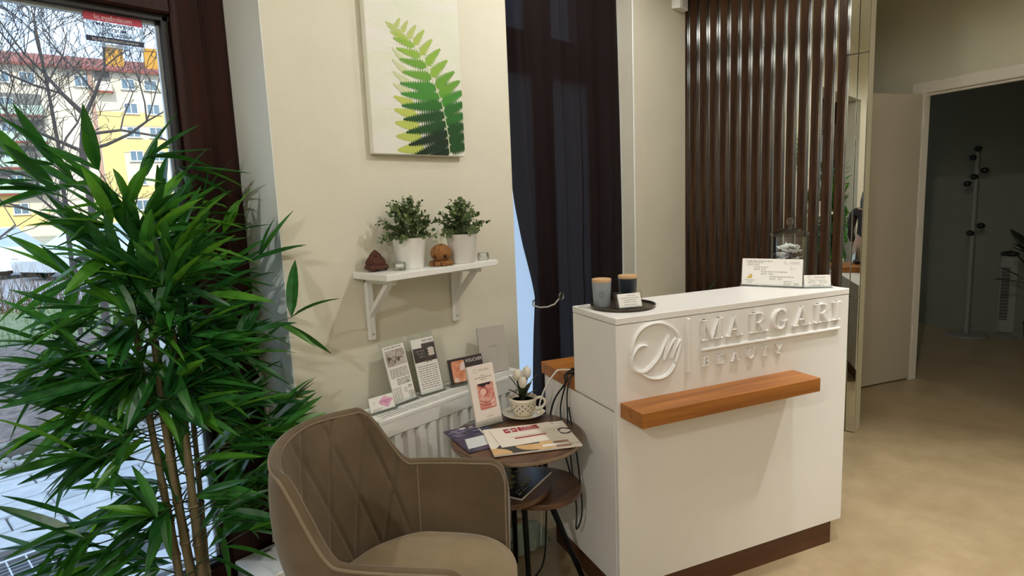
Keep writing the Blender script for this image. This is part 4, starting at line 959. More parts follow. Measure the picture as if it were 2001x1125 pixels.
# ================================================================ ROUND TABLE
tb=thing('side_table','round walnut side table with two lower round shelves and black metal legs','table',(1.525,1.405,0))
WAL=wood('walnut_table','#4a3121','#6d4b33',.35,0,scale=7,coat=.2); EDGE=mat('pale_table_edge','#8a7661',.5,var=.1,scale=20)
put('table_top',MB().lathe([(.0001,.581),(.228,.581),(.2335,.585),(.2335,.597),(.231,.6),(.0001,.6)],64),WAL,tb,smooth=30)
put('top_edge_band',MB().lathe([(.2337,.585),(.2342,.586),(.2342,.596),(.2337,.597)],64),EDGE,tb,smooth=30)
put('lower_shelf',MB().lathe([(.0001,.417),(.168,.417),(.17,.419),(.17,.433),(.168,.435),(.0001,.435)],56,T((-.06,.025,0))),WAL,tb,smooth=30)
put('lower_shelf',MB().lathe([(.0001,.384),(.150,.384),(.152,.386),(.152,.400),(.150,.402),(.0001,.402)],56,T((.058,-.045,0))),WAL,tb,smooth=30)
put('post',MB().cyl((.083,.098,.434),(.083,.098,.582),.012,n=16).cyl((.083,.098,.572),(.083,.098,.581),.05,n=20),DKMET,tb)
for (a,b) in (((.005,-.015),(-.005,-.035)),((.06,.085),(.115,.14)),((.05,-.075),(.165,-.165)),((-.1,.06),(-.17,.11))):
    put('leg',MB().cyl((a[0],a[1],.40 if a[0]<.055 else .385),(b[0],b[1],0),.0115,.0095,n=12),DKMET,tb)
ZT2=.6005
def sheet(name,label,cat,c,ang,w,h,z,th,m):
    t=thing(name,label,cat,(c[0],c[1],z),R(ang)); put('cover',MB().box((-w/2,-h/2,0),(w/2,h/2,th)),m,t); return t
IVORY=mat('ivory_paper','#f2e8da',.55)
# dark blue magazine
mg=sheet('magazine','dark blue glossy magazine at the left edge of the round table top','magazine',(1.420,1.502),-19,.160,.225,ZT2,.003,mat('navy_cover','#25223a',.25,hex2='#4b4768',scale=18,stretch=(1,3,1)))
FMg=T((0,0,.0033)); s=MB()
s.flat([(-.07,-.085),(.06,-.085),(.05,.0),(-.045,.0)],0,FMg); put('panel_print',s,mat('pale_blue_print','#dfe3e6',.4),mg)
s=MB(); rr=random.Random(6)
for k in range(12):
    x,y=rr.uniform(-.07,.05),rr.uniform(.015,.105); s.flat([(x,y),(x+rr.uniform(.02,.05),y+.004),(x+rr.uniform(.02,.04),y+.010),(x-.006,y+.007)],.0001+.00003*k,FMg)
put('streak_print',s,mat('lilac_print','#77739b',.4,hex2='#a89ab0',scale=40),mg)
s=MB().rect(-.022,.092,.0,.104,.0006,FMg).rect(.015,.092,.03,.102,.0006,FMg); put('logo_print',s,PAPER,mg)
s=MB().flat([(.03,.01),(.036,.01),(.044,.075),(.040,.075)],.0006,FMg); put('slash_print',s,PAPER,mg)
# open brochure beneath
br=sheet('brochure','cream brochure with beige and dark shapes lying under the white letter','brochure',(1.519,1.337),-35.7,.298,.232,ZT2+.0035,.006,IVORY)
Fb=T((0,0,.0063))
def ellp(cx,cy,rx,ry,a0=0,a1=360,n=28): return [(cx+rx*math.cos(R(a0+(a1-a0)*i/n)),cy+ry*math.sin(R(a0+(a1-a0)*i/n))) for i in range(n+1)]
put('dark_print',MB().flat([(-.149,-.116),(.04,-.116),(.04,-.055),(-.02,-.02),(-.10,-.015),(-.132,-.065)],0,Fb),mat('charcoal_print','#45423f',.5),br)
BEI=mat('beige_print','#d9ac74',.5,hex2='#e6c08d',scale=20)
put('beige_print',MB().flat([(-.149,-.116),(-.085,-.116)]+[(-.085-.064*(1-math.cos(R(a))),-.116+.052*math.sin(R(a))) for a in (20,40,60,80,90)],.0001,Fb).flat(ellp(-.005,-.062,.062,.048,180,360),.0001,Fb).flat([(.0,-.116),(.06,-.116),(.06,-.05),(.02,-.05)],.0002,Fb),BEI,br)
put('skin_print',MB().rect(.062,-.112,.115,-.06,.0001,Fb),mat('skin_print','#c79a80',.5,hex2='#8d6a58',scale=20),br)
put('white_band',MB().rect(.02,-.098,.112,-.080,.0004,Fb),PAPER,br)
s=MB(); ro=ellp(.128,.02,.026,.030,20,330); ri=ellp(.128,.02,.017,.021,20,330)
for i in range(len(ro)-1): s.flat([ro[i],ro[i+1],ri[i+1],ri[i]],.0002,Fb)
s.flat([(-.118,.02),(-.112,.026),(-.106,.018),(-.112,.012)],.0002,Fb); put('ring_print',s,mat('black_print','#1f1c1b',.5),br)
s=MB(); dashes(s,.11,.145,-.095,.004,.0002,Fb,2); dashes(s,.098,.112,.098,.006,.0002,Fb,3); dashes(s,.118,.142,.094,.003,.0002,Fb,4); put('print_lines',s,GREYP,br)
# peel mission letter
pm=sheet('letter','white letter with a red cross logo on top of the brochure','letter',(1.527,1.362),-30,.226,.160,ZT2+.0105,.0012,IVORY)
Fp=T((0,0,.0015)); RED=mat('red_print','#a52637',.5)
put('red_print',MB().rect(-.066,.034,-.018,.072,0,Fp).rect(-.014,.034,.062,.072,0,Fp).rect(-.05,-.028,.065,-.018,0,Fp),RED,pm)
put('cross_print',MB().rect(-.060,.0495,-.024,.0565,.0002,Fp).rect(-.0455,.037,-.0385,.069,.0002,Fp),PAPER,pm)
text('PEEL',.019,PAPER,pm,Fp@T((.024,.0625,.0003)),sx=1.35); text('mission',.018,PAPER,pm,Fp@T((.024,.0445,.0003)),sx=1.1)
s=MB(); dashes(s,-.06,.075,-.008,.003,0,Fp,5); put('print_lines',s,GREYP,pm)
# flyer stand
fs,C=stand('flyer_stand','white flyer with a rose face photo in an acrylic stand on the table','leaflet holder',(1.476,1.560,ZT2),-12.0,.112,.228,14,depth=.07,lip=.03)
put('flyers',MB().box((.0,-.010,.003),(.112,.003,.226),C,bev=.001),mat('blush_paper','#efe2d6',.5),fs); FM=cardface(C,.0104)
put('photo_print',MB().flat(rrect(.026,.062,.098,.158,.007),0,FM),FLESH2,fs)
s=MB(); s.flat([(.03,.1575),(.09,.1575),(.083,.147),(.07,.150),(.055,.144),(.035,.150)],.0003,FM); put('dark_print',s,mat('dark_hair_print','#2a2426',.5),fs)
s=MB(); 
for P in (((.034,.125),(.042,.142),(.062,.14),(.068,.122),(.056,.108)),((.03,.098),(.055,.086),(.08,.092),(.094,.115)),((.03,.085),(.06,.075),(.094,.082))): s.tube([FM@Vector((*p,.0002)) for p in smooth([Vector(q) for q in P],4)],.0012,4)
put('contour_print',s,mat('deep_rose_ink','#a3413f',.5),fs)
s=MB(); s.flat(ellp(.05,.126,.013,.012),.0002,FM).flat(ellp(.085,.08,.011,.014),.0002,FM); put('highlight_print',s,mat('pale_rose_ink','#f1c3b4',.5),fs)
text('MARGARI',.011,GREYP,fs,FM@T((.068,.206,.0))); text('VOUCHER',.006,GREYP,fs,FM@T((.062,.035,0)))
s=MB(); s.tube([FM@Vector((.030+.007*math.cos(R(a)),.206+.008*math.sin(R(a)),0)) for a in range(30,331,20)],.0006,4)
for i,(a,b) in enumerate(((.05,.07),(.024,.096),(.048,.072))): dashes(s,a,b,.186-.007*i,.003,0,FM,i+4)
put('print_lines',s,GREYP,fs)
# cup, saucer, tulips
CUP=mat('ivory_glaze','#ede4cf',.25,var=.02,coat=.3); HOLE=mat('glaze_opening','#5d5138',.6)
su=thing('saucer','ivory saucer under the flower cup at the back of the round table','saucer',(1.678,1.508,ZT2))
put('dish',MB().lathe([(.0001,.003),(.03,.0),(.034,.003),(.060,.008),(.078,.016),(.080,.019),(.077,.019),(.058,.012),(.032,.008),(.0001,.007)],44),CUP,su,smooth=50)
cp=thing('flower_cup','ivory lattice cup planter with a handle standing on the saucer','cup',(1.678,1.508,ZT2+.008))
prof=[(.0001,0),(.030,0),(.034,.004),(.043,.018),(.050,.040),(.052,.060),(.0535,.070),(.051,.071),(.0485,.06),(.046,.04),(.038,.02),(.0001,.012)]
put('cup_body',MB().lathe(prof,48),CUP,cp,smooth=60)
s=MB()
def rad(z): 
    for (r0,z0),(r1,z1) in zip(prof[1:7],prof[2:7]):
        if z0<=z<=z1: return r0+(r1-r0)*(z-z0)/(z1-z0)
    return .05
for row,z in enumerate((.018,.028,.038,.048)):
    for k in range(14):
        a=2*PI*(k+.5*(row%2))/14; r=rad(z)+.0006; w,h=.0034,.0046
        if row==0 and k%2: continue
        q=[]
        for (dx,dz) in ((-w,0),(0,-h),(w,0),(0,h)):
            aa=a+dx/r; q.append(((rad(z+dz)+.0006)*math.cos(aa),(rad(z+dz)+.0006)*math.sin(aa),z+dz))
        s.add(q,[(0,1,2,3)])
put('lattice_openings',s,HOLE,cp,kind='stuff')
put('rim_band',MB().tube([(.053*math.cos(2*PI*i/60),.053*math.sin(2*PI*i/60),.063+.0022*math.sin(i*PI*.8)) for i in range(60)],.0024,6,closed=True),CUP,cp,smooth=60)
hd=Vector((.72,-.69,0)); put('handle',MB().tube(smooth([hd*.049+Vector((0,0,.060)),hd*.066+Vector((0,0,.064)),hd*.083+Vector((0,0,.054)),hd*.083+Vector((0,0,.036)),hd*.066+Vector((0,0,.022)),hd*.046+Vector((0,0,.020))],5),.0056,10),CUP,cp,smooth=60)
hp=hd*.06+Vector((-.74,-.67,0))*.022
put('bow',MB().ell(tuple(hp+Vector((0,0,.012))),(.011,.009,.007),12).ell(tuple(hp+Vector((.012,-.010,.014))),(.010,.009,.007),12),CUP,cp,smooth=60)
put('soil',MB().lathe([(.0001,.055),(.049,.055)],24),mat('dark_soil','#241a12',.95),cp)
tu=thing('tulip_bunch','three white artificial tulips with dark green leaves in the ivory cup','flowers',(1.678,1.508,ZT2+.063))
TUL=translucent('tulip_petal','#efe6cf','#f7f1e4',rough=.4,fac=.2,scale=30); TLF=translucent('tulip_leaf','#2c3a22','#3f5230',rough=.4,fac=.15,scale=20); TLD=translucent('tulip_leaf_dark','#33261f','#3d3a29',rough=.5,fac=.1,scale=20)
def tulip(x,y,z,r=.0155,h=.043):
    st=put('stem',MB().tube([(x*.25,y*.25,-.005),(x*.6,y*.6,z*.5),(x,y,z)],.0035,8),TLF,tu,smooth=60)
    f=put('blossom',MB().ell((x,y,z+.018),(r*.9,r*.9,.022),14),TUL,tu,smooth=60)
    for k in range(3):
        a=2*PI*k/3+.4; mb=MB().grid(lambda u,v:(x+(r*(math.sin(PI*min(.93,v*.8+.12)))**.7+.0012)*math.cos(a+(u-.5)*2.2*(1-.75*v**3)),y+(r*(math.sin(PI*min(.93,v*.8+.12)))**.7+.0012)*math.sin(a+(u-.5)*2.2*(1-.75*v**3)),z-.002+v*h),7,9)
        put('petal',mb,TUL,f,smooth=60)
sd=Vector((.67,-.74,0)); vd=Vector((-.74,-.67,0))
for (a,b,z) in ((-.019,.0,.082),(.019,.0,.092),(.002,.022,.060)):
    p=sd*a+vd*b; tulip(p.x,p.y,z)
def tleaf(a,b,L,zt,w,m,rise=.0):
    d=sd*a+vd*b; d=d.normalized(); n=Vector((-d.y,d.x,0)); P=smooth([Vector((0,0,.0)),d*L*.35+Vector((0,0,zt*.5)),d*L*.75+Vector((0,0,zt*.85)),d*L+Vector((0,0,zt))],4)
    mb=MB(); vs=[];fs=[]
    for i,p in enumerate(P):
        t=i/(len(P)-1); ww=w*math.sin(PI*min(1,t*.86+.14))**.8; p=Vector(p); u=Vector((0,0,1))*.25*ww-d*.1*ww
        vs+= [p-n*ww+u,p,p+n*ww+u]
    for i in range(len(P)-1): fs+= [(i*3,i*3+1,i*3+4,i*3+3),(i*3+1,i*3+2,i*3+5,i*3+4)]
    put('leaf',mb.add(vs,fs),m,tu,smooth=60)
tleaf(-1,.0,.055,.10,.010,TLF); tleaf(1,.1,.062,.105,.009,TLF); tleaf(-.9,.3,.058,.05,.012,TLD); tleaf(.9,.3,.06,.045,.012,TLD); tleaf(.1,1,.016,.065,.016,TLF); tleaf(-.2,-1,.04,.07,.012,TLD); tleaf(.6,-.6,.05,.06,.01,TLD); tleaf(-.5,.7,.034,.035,.012,TLD)
# magazine on the lower shelf
m2=sheet('magazine','dark glossy magazine with yellow print lying on the lower shelf of the round table','magazine',(1.500,1.395),13,.225,.165,.4353,.008,mat('dark_cover','#191614',.25,hex2='#2c2723',scale=12))
Fm=T((0,0,.0083)); s=MB(); rr=random.Random(12)
for k in range(16):
    x,y=rr.uniform(-.09,.05),rr.uniform(-.05,.06); s.flat([(x,y),(x+rr.uniform(.01,.035),y-.004),(x+rr.uniform(.012,.03),y+.018),(x+.004,y+.013)],.00003*k,Fm)
put('yellow_print',s,mat('olive_print','#7d7428',.4,hex2='#a39a43',scale=30),m2)
s=MB(); dashes(s,-.095,-.02,-.062,.009,.0006,Fm,3); dashes(s,-.09,.0,-.047,.006,.0006,Fm,4); put('pale_print',s,mat('pale_grey_ink','#8c857f',.6),m2)
put('page_block',MB().box((-.1135,-.0835,.001),(.1135,.0835,.007)),PAPER,m2)
# plastic bag
bg=MB(); rr=random.Random(3)
def bagf(u,v):
    th=2*PI*u; ph=v*PI*.62; r=.085*(1+.22*math.sin(th*3+v*4)+.15*math.sin(th*7+v*9)); z=.105*math.cos(ph*.8)**1
    return (r*math.sin(ph)*math.cos(th)*1.1,r*math.sin(ph)*math.sin(th),max(.003,z*(1+.2*math.sin(th*5+v*6))-.02))
BAG=translucent('thin_plastic_bag','#cfe0d6',rough=.2,fac=.4,trcol='#cfe6da',alpha=.25,gloss=.8)
bt=thing('plastic_bag','crumpled translucent greenish plastic bag on the floor behind the round table','bag',(1.765,1.60,.002)); bt.scale=(.85,.85,.9); put('bag_film',bg.grid(bagf,40,16,closed_u=True),BAG,bt)
put('bag_handle',MB().tube([(.03,-.03,.07),(.07,-.05,.05),(.08,-.02,.02),(.05,.03,.05)],.006,6),BAG,bt)
# ================================================================ DOORSIDE THINGS
wb=thing('step_box','low white box with a raised back strip beside the glass door frame','box',(.80,1.925,0))
put('box_body',MB().box((0,0,0),(.165,.185,.172),bev=.002),mat('grey_white_panel','#d7d6d0',.5),wb); put('box_lid',MB().box((-.004,-.006,.174),(.168,.19,.198),bev=.003),WHITEM,wb); put('back_strip',MB().box((.150,-.004,.198),(.168,.19,.212),bev=.002),WHITEM,wb)
put('catch',MB().box((.085,.145,.198),(.112,.158,.206),bev=.002),CHROME,wb)
fc=MB().tube(smooth([(.80,2.109,1.04),(.84,2.108,1.005),(.904,2.108,.926),(.955,2.106,.83),(.962,2.104,.70),(.958,2.102,.5),(.935,2.098,.215)],5),.006,8)
tag(put('frame_cable',fc,mat('white_cable','#d8d4c9',.5),smooth=60),'white cable running down the dark brown door frame','cable')
# window sticker, read from the street side
sk=thing('window_sticker','red and white music licence sticker on the upper glass of the door','sticker',(.641,2.1575,1.966))
Fs=RX(90)@Matrix.Diagonal((-1,1,1,1)); 
FILM=translucent('sticker_film','#d9eff5',rough=.5,fac=.85,trcol='#eefaff',alpha=.6); SRED=translucent('sticker_red','#c8424a',rough=.5,fac=.6,trcol='#ef6a70'); SNAVY=mat('sticker_navy','#2b3450',.5)
put('film',MB().flat(rrect(-.077,-.048,.077,.048,.007),.0002,Fs),FILM,sk)
put('header_print',MB().flat([(-.077,.025),(.077,.025)]+rrect(-.077,-.048,.077,.048,.007)[0:10],.0004,Fs),SRED,sk)
WT=translucent('sticker_white','#f4f7f8',rough=.5,fac=.6,trcol='#ffffff')
Ft=Fs@T((0,0,.0006))
text('musicdays.pl',.020,WT,sk,Ft@T((0,.036,0)),bold=.0004)
for i,(b,sx) in enumerate((('ODTWARZAMY',1.25),('MUZYKĘ',1.25),('NIEZALEŻNĄ',1.2))): text(b,.0125,SNAVY,sk,Ft@T((0,.0165-.0135*i,0)),sx=sx,bold=.0003)
put('band_print',MB().rect(-.076,-.034,.076,-.0185,.0005,Fs),SNAVY,sk); text('www.musicdays.pl',.0145,WT,sk,Ft@T((0,-.0262,.0003)),sx=1.15,bold=.0003)
text('BEZ OPŁAT DLA ZAIKS, STOART, SAWP, ZPAV',.0062,SNAVY,sk,Ft@T((0,-.0405,0)),sx=1.0)
s=MB(); s.tube([Fs@Vector((x,y,.0005)) for x,y in rrect(-.077,-.048,.077,.048,.007)],.0005,4,closed=True); put('outline_print',s,SNAVY,sk)
# ---- tall artificial bamboo
bp=thing('bamboo_plant','tall artificial bamboo with tan canes in front of the glass door','plant',(.598,1.90,0))
CANE=mat('bamboo_cane','#6f6347',.5,hex2='#887b5d',scale=9,stretch=(1,1,.3)); TWIG=mat('bamboo_twig','#3b4a2a',.6)
LEAF_A=translucent('bamboo_leaf_dark','#1c4d24','#2f6c33',rough=.32,fac=.22,scale=9,trcol='#4d8a1e'); LEAF_B=translucent('bamboo_leaf_mid','#28652a','#43883a',rough=.32,fac=.28,scale=9,trcol='#6fae2a'); LEAF_C=translucent('bamboo_leaf_bright','#3f7d22','#5c9a33',rough=.35,fac=.35,scale=9,trcol='#8fce3a')
put('pot',MB().lathe([(.0001,0),(.10,0),(.105,.01),(.13,.22),(.135,.225),(.125,.225),(.12,.2),(.0001,.195)],36),mat('dark_pot','#2b2723',.5),bp,smooth=40)
put('soil',MB().lathe([(.0001,.198),(.121,.2)],24),mat('dark_soil','#241a12',.95),bp)
def leafmesh(seed,m):
    rr=random.Random(seed); bend=rr.uniform(-.05,.28); side=rr.uniform(-.08,.08); vs=[];fs=[]; n=7
    for i in range(n):
        t=i/(n-1); w=.105*(math.sin(PI*(t*.93+.05)))**.75*(1-.35*t) if 0<i<n-1 else .006
        x=t; z=-bend*t*t; y=side*t*t
        vs+= [(x,y-w,z+w*.35),(x,y,z),(x,y+w,z+w*.35)]
    for i in range(n-1): fs+= [(i*3,i*3+1,i*3+4,i*3+3),(i*3+1,i*3+2,i*3+5,i*3+4)]
    return MB().add(vs,fs).mesh('leaf',m,smooth=35)
LMS=[leafmesh(k,m) for k,m in enumerate((LEAF_A,LEAF_A,LEAF_B,LEAF_A,LEAF_B,LEAF_C,LEAF_B,LEAF_A))]
canes=[((-.045,.0),(-.075,.0),1.20,.0125),((-.02,-.02),(-.045,-.02),1.38,.012),((.005,.03),(-.035,.03),1.42,.013),((.02,-.02),(.0,-.03),1.28,.014),((.045,.02),(.05,.03),1.22,.0095)]
rr=random.Random(21)
CHC=Vector((.922,1.212,0)); CA_=R(34.8)
def bad(p,soft=0):
    w=p+Vector((.598,1.90,0))
    if w.y>2.105 or w.y<1.755-.235*(w.x-.45): return True
    if w.x>.955 and w.y>1.87: return True
    if w.x<.16 or w.x>1.04: return True
    d=w-CHC; lx=d.x*math.cos(CA_)+d.y*math.sin(CA_); ly=-d.x*math.sin(CA_)+d.y*math.cos(CA_)
    if w.z<.93 and -.37<lx<.37 and -.3<ly<.40: return True
    return False
twigs=MB(); leaves=[]
for ci,((x0,y0),(x1,y1),top,r) in enumerate(canes):
    n=9; P=[];Rs=[]
    zs=[.2+(top-.2)*i/(n*3) for i in range(n*3+1)]
    for i,z in enumerate(zs):
        f=(z-.2)/(top-.2); P.append((x0+(x1-x0)*f+.006*math.sin(z*5+ci),y0+(y1-y0)*f+.006*math.cos(z*4+ci),z)); Rs.append(r*(1-.45*f)*(1.12 if i%3==0 else 1.0))
    c=put('cane',MB().tube(P,Rs,12),CANE,bp,smooth=50)
    for i in range(3,len(P)-1,3): put('node',MB().lathe([(Rs[i]*1.0,-.004),(Rs[i]*1.16,-.001),(Rs[i]*1.16,.002),(Rs[i]*1.0,.005)],12,T(P[i])),CANE,c)
    nb=26
    for k in range(nb):
        z=.36+(top-.30)*(k+rr.random()*.7)/19 if k<19 else rr.uniform(.85,top)
        if z>top: z=top
        f=(z-.2)/(top-.2); p=Vector((x0+(x1-x0)*f,y0+(y1-y0)*f,z))
        az=rr.choice((0,PI))+rr.gauss(0,.55) if k<19 else -PI/2+rr.gauss(0,.6)
        spread=.40*math.sin(PI*min(1,max(0,(z-.15)/1.5)))**.5
        L=rr.uniform(.25,1.0)*spread*(1 if k<19 else .35); el=rr.uniform(.1,.8) if z<1.1 else rr.uniform(.35,1.25)
        d=Vector((math.cos(az)*math.cos(el),math.sin(az)*math.cos(el)*.75,math.sin(el)))
        B=[p]; q=p
        for i in range(5):
            d=(d+Vector((rr.uniform(-.06,.06),rr.uniform(-.06,.06),-.045))).normalized(); q=q+d*L/5; B.append(q.copy())
        if bad(B[-1]) or bad(B[3]): continue
        twigs.tube(B,[.0028,.0024,.002,.0017,.0014,.0011],5)
        nl=rr.randint(6,9); hz=Vector((d.x,d.y,0)).normalized(); sdv=Vector((-hz.y,hz.x,0))
        for i in range(nl):
            if i<3: bp0=B[-1]
            else:
                ff=rr.uniform(.35,1.0)*5; j=min(4,int(ff)); bp0=B[j].lerp(B[j+1],ff-j)
            ang=(-1)**i*rr.uniform(.1,1.0); tilt=rr.uniform(-.75,.75) if z<1.1 else rr.uniform(-.3,1.5)
            ld=(hz*math.cos(ang)+sdv*math.sin(ang)*.7+Vector((0,0,tilt))).normalized()
            LL=rr.uniform(.14,.215)
            for tr in range(3):
                if not bad(bp0+ld*LL): leaves.append((bp0,ld,LL,rr.uniform(-.6,.6),rr.randrange(len(LMS)))); break
                ld=(ld*Vector((1,-.3,1))+Vector((0,0,rr.uniform(-.4,.4)))).normalized()
put('twigs',twigs,TWIG,bp,kind='stuff')
rr.shuffle(leaves)
def leafM(l):
    p,d,L,roll,_=l; q=d.to_track_quat('X','Z').to_matrix().to_4x4(); return T(p)@q@Matrix.Rotation(roll,4,'X')@Matrix.Diagonal((L,L,L,1))
order=sorted(leaves,key=lambda l:(Vector((.598,1.90,0))+l[0]-Vector((0,0,1.42))).length/l[2])
for l in order[:300]:
    o=put('leaf',LMS[l[4]],None,bp); o.matrix_local=leafM(l)
rest={}
for l in order[300:]:
    me=LMS[l[4]]; mb=rest.setdefault(me.materials[0].name,MB()); mb.add([v.co.copy() for v in me.vertices],[tuple(p.vertices) for p in me.polygons],leafM(l))
for k,mb in rest.items(): put('far_leaves',mb,MATS[k],bp,smooth=35,kind='stuff')
# ================================================================ CORNER PLANT, DARK ROOM
def darkplant(label,loc,h,r,n,seed,ya=None,m=None):
    rr=random.Random(seed); t=thing('potted_plant',label,'plant',loc)
    put('pot',MB().lathe([(.0001,0),(.08,0),(.10,.2),(.105,.205),(.095,.2),(.0001,.19)],28),mat('charcoal_pot','#2c2b29',.6),t,smooth=40)
    st=MB()
    for k in range(n):
        a=rr.uniform(0,6.28); el=rr.uniform(.0,1.3); L=r*rr.uniform(.7,1.1); z0=.2+(h-.2)*rr.uniform(.35,.85)
        d=Vector((math.cos(a)*math.cos(el),math.sin(a)*math.cos(el),math.sin(el)*.9)); p=Vector((d.x*.2*r,d.y*.2*r,z0)); e=p+d*L
        if ya and not ya(e+Vector(loc)): continue
        st.tube([(0,0,.19),(p.x,p.y,z0*.7),p,e],[.006,.005,.004,.002],5)
        o=put('leaf',LD[rr.randrange(2)],None,t); o.matrix_local=T(p.lerp(e,.35))@d.to_track_quat('X','Z').to_matrix().to_4x4()@Matrix.Diagonal((L*.75,L*1.5,L*.8,1))
    put('stems',st,TWIG,t,kind='stuff'); return t
LD=[leafmesh(40,translucent('dark_foliage','#16200f','#222c16',rough=.4,fac=.1)),leafmesh(41,MATS['dark_foliage'])]
darkplant('dark leafy plant in the corner between the pale wall and the slats',(3.60,1.70,0),.82,.16,46,3,lambda w:w.y<1.87 and w.x<3.77)
cr=thing('coat_rack','pale standing coat rack with dark round pegs in the dark side room','coat rack',UV(6.03,3.50-.0,0))
cr.location=(6.967,.667,0)
RK=mat('pale_rack_paint','#8b887d',.5)
put('base_plate',MB().lathe([(.0001,0),(.165,0),(.168,.008),(.165,.016),(.03,.022),(.0001,.022)],36),RK,cr,smooth=40); put('pole',MB().cyl((0,0,.02),(0,0,1.69),.017,.015,n=16),RK,cr)
for (dy,z) in ((.035,1.63),(-.055,1.513),(.065,1.40),(-.055,1.02),(0,1.705),(.015,1.46),(.018,.954)):
    e=(0 if abs(dy)>.03 else -.03,dy*1.0,z); pg=put('peg',MB().cyl((0,0,z-.02),(e[0],e[1]*.7,z),.006,n=8),RK,cr); put('peg_knob',MB().ell(e,(.03,.034,.026),12),BLACK,pg,smooth=80)
tf=thing('tower_fan','pale tower fan with a dark top beside the coat rack in the dark side room','fan',(7.10,.385,0))
put('base',MB().lathe([(.0001,0),(.12,0),(.124,.01),(.06,.03),(.0001,.03)],32),RK,tf,smooth=40); put('tower',MB().box((-.06,-.07,.03),(.06,.07,.75),bev=.02),RK,tf); put('top_cap',MB().ell((0,0,.76),(.07,.085,.03),16),BLACK,tf,smooth=60)
gl_=put('grille',MB().box((-.066,.0,.16),(-.058,.058,.64)),mat('dark_grille','#4a4a46',.6),tf)
for k in range(16): put('grille_slat',MB().box((-.069,.003,.175+k*.029),(-.064,.055,.18+k*.029)),RK,gl_)
darkplant('dark spiky plant at the right edge of the dark side room',(6.75,.16,0),1.0,.30,26,6)
r2=dup(rd,(7.28,.10,.12),CA-PI/2,'white radiator half hidden at the right edge of the dark side room'); r2.scale=(.5,1,1); r2.name='radiator'
# ================================================================ PERSON (seen only in the mirror strip)
pe=thing('person','person in brown top and white trousers near the glass door, reflected in the mirror strip','person',(-.12,1.70,0),R(-85)); pe.scale=(.93,.93,.93)
def skin(name,verts,edges,rad,m,par,root=0,sub=2):
    me=bpy.data.meshes.new(name); me.from_pydata(verts,edges,[]); o=bpy.data.objects.new(name,me); COL.objects.link(o)
    md=o.modifiers.new('skin','SKIN'); md.use_smooth_shade=True
    for i,r in enumerate(rad):
        d=me.skin_vertices[0].data[i]; d.radius=(r,r) if not isinstance(r,tuple) else r; d.use_root=(i==root)
    ss=o.modifiers.new('s','SUBSURF'); ss.levels=sub; ss.render_levels=sub
    bpy.context.view_layer.update(); dg=bpy.context.evaluated_depsgraph_get(); m2=bpy.data.meshes.new_from_object(o.evaluated_get(dg)); bpy.data.objects.remove(o)
    m2.materials.clear(); m2.materials.append(m); m2.name=name
    m2.polygons.foreach_set('use_smooth',[True]*len(m2.polygons))
    q=bpy.data.objects.new(name,m2); COL.objects.link(q); q.parent=par; return q
SKIN=mat('skin','#c99a7d',.5,spec=.3); HAIR=mat('dark_hair','#241812',.5); TOPM=mat('dark_brown_top','#33231c',.85); TROU=mat('white_trousers','#eceae4',.8); SHOE=mat('white_shoe','#f2f1ee',.5)
V=[(0,0,.82),(0,.005,.98),(0,.01,1.14),(0,.005,1.24),(0,0,1.29),(0,-.012,1.345),(0,-.012,1.42),
   (-.075,0,.78),(-.085,-.01,.44),(-.09,.01,.07),(-.09,-.1,.03),(.075,0,.78),(.085,-.01,.44),(.09,.01,.07),(.09,-.1,.03),
   (-.15,.0,1.21),(-.19,.01,.98),(-.17,-.10,.80),(-.15,-.16,.77),(.15,0,1.21),(.19,.01,.98),(.17,-.10,.80),(.15,-.16,.77)]
E_=[(0,1),(1,2),(2,3),(3,4),(4,5),(5,6),(0,7),(7,8),(8,9),(9,10),(0,11),(11,12),(12,13),(13,14),(3,15),(15,16),(16,17),(17,18),(3,19),(19,20),(20,21),(21,22)]
RD=[(.125,.09),(.105,.08),(.12,.09),(.09,.07),.042,(.062,.075),(.058,.068),(.085,.09),.055,.035,.03,(.085,.09),.055,.035,.03,.052,.038,.027,.022,.052,.038,.027,.022]
skin('body',V,E_,RD,SKIN,pe)
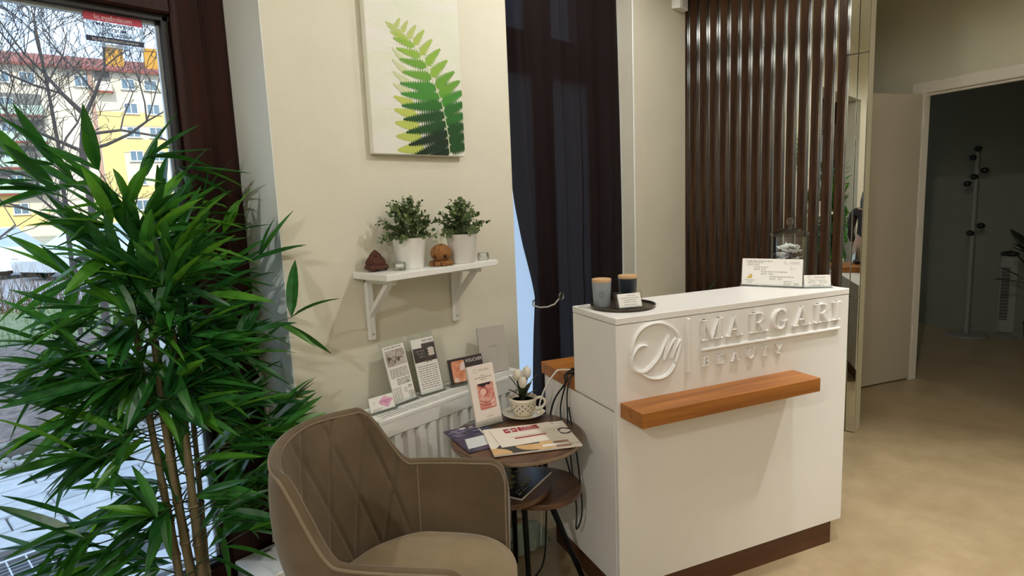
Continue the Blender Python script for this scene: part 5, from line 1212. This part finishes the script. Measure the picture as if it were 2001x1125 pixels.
skin('top',[(0,0,.86),(0,.005,.98),(0,.01,1.13),(0,.005,1.235),(-.15,0,1.21),(-.19,.01,.99),(-.175,-.08,.84),(.15,0,1.21),(.19,.01,.99),(.175,-.08,.84)],[(0,1),(1,2),(2,3),(3,4),(4,5),(5,6),(3,7),(7,8),(8,9)],[(.135,.10),(.118,.092),(.132,.10),(.098,.078),.06,.046,.035,.06,.046,.035],TOPM,pe)
skin('trousers',[(0,0,.87),(0,0,.80),(-.078,0,.74),(-.086,-.01,.44),(-.09,.01,.09),(.078,0,.74),(.086,-.01,.44),(.09,.01,.09)],[(0,1),(1,2),(2,3),(3,4),(1,5),(5,6),(6,7)],[(.128,.10),(.135,.105),(.092,.10),.068,.055,(.092,.10),.068,.055],TROU,pe)
put('hair',MB().grid(lambda u,v:(.078*math.sin(PI*v*.62)*math.cos(2*PI*u)*1.0,.012+.092*math.sin(PI*v*.62)*math.sin(2*PI*u)*(1 if math.sin(2*PI*u)>0 else .82),1.40+.108*math.cos(PI*v*.62)-(.10*v if math.sin(2*PI*u)>0 else 0)),28,12,closed_u=True).ell((0,.075,1.36),(.05,.045,.07),12),HAIR,pe,smooth=80)
fc_=MB()
for s in (-1,1):
    put('eye',MB().ell((s*.026,-.078,1.392),(.011,.006,.006),10),mat('eye_dark','#1d1512',.2),pe,smooth=80); put('ear',MB().ell((s*.066,-.005,1.385),(.010,.018,.026),10),SKIN,pe,smooth=80)
    put('shoe',MB().ell((s*.09,-.045,.035),(.043,.11,.04),16),SHOE,pe,smooth=80)
    for f in range(5):
        x0=s*(.15-.012*(f-2)*.9); b0=(x0,-.165,.768); L=(.035,.048,.052,.046,.036)[f]; a=.5 if f==0 else 0
        put('finger',MB().tube([b0,(x0-s*.01*a,-.165-L*.55,.755),(x0-s*.015*a,-.165-L*.8,.735)],[.009,.008,.006],8),SKIN,pe,smooth=60)
put('nose',MB().ell((0,-.09,1.37),(.010,.014,.016),10),SKIN,pe,smooth=80); put('mouth',MB().ell((0,-.079,1.335),(.02,.006,.005),10),mat('lips','#9c5a50',.4),pe,smooth=80)
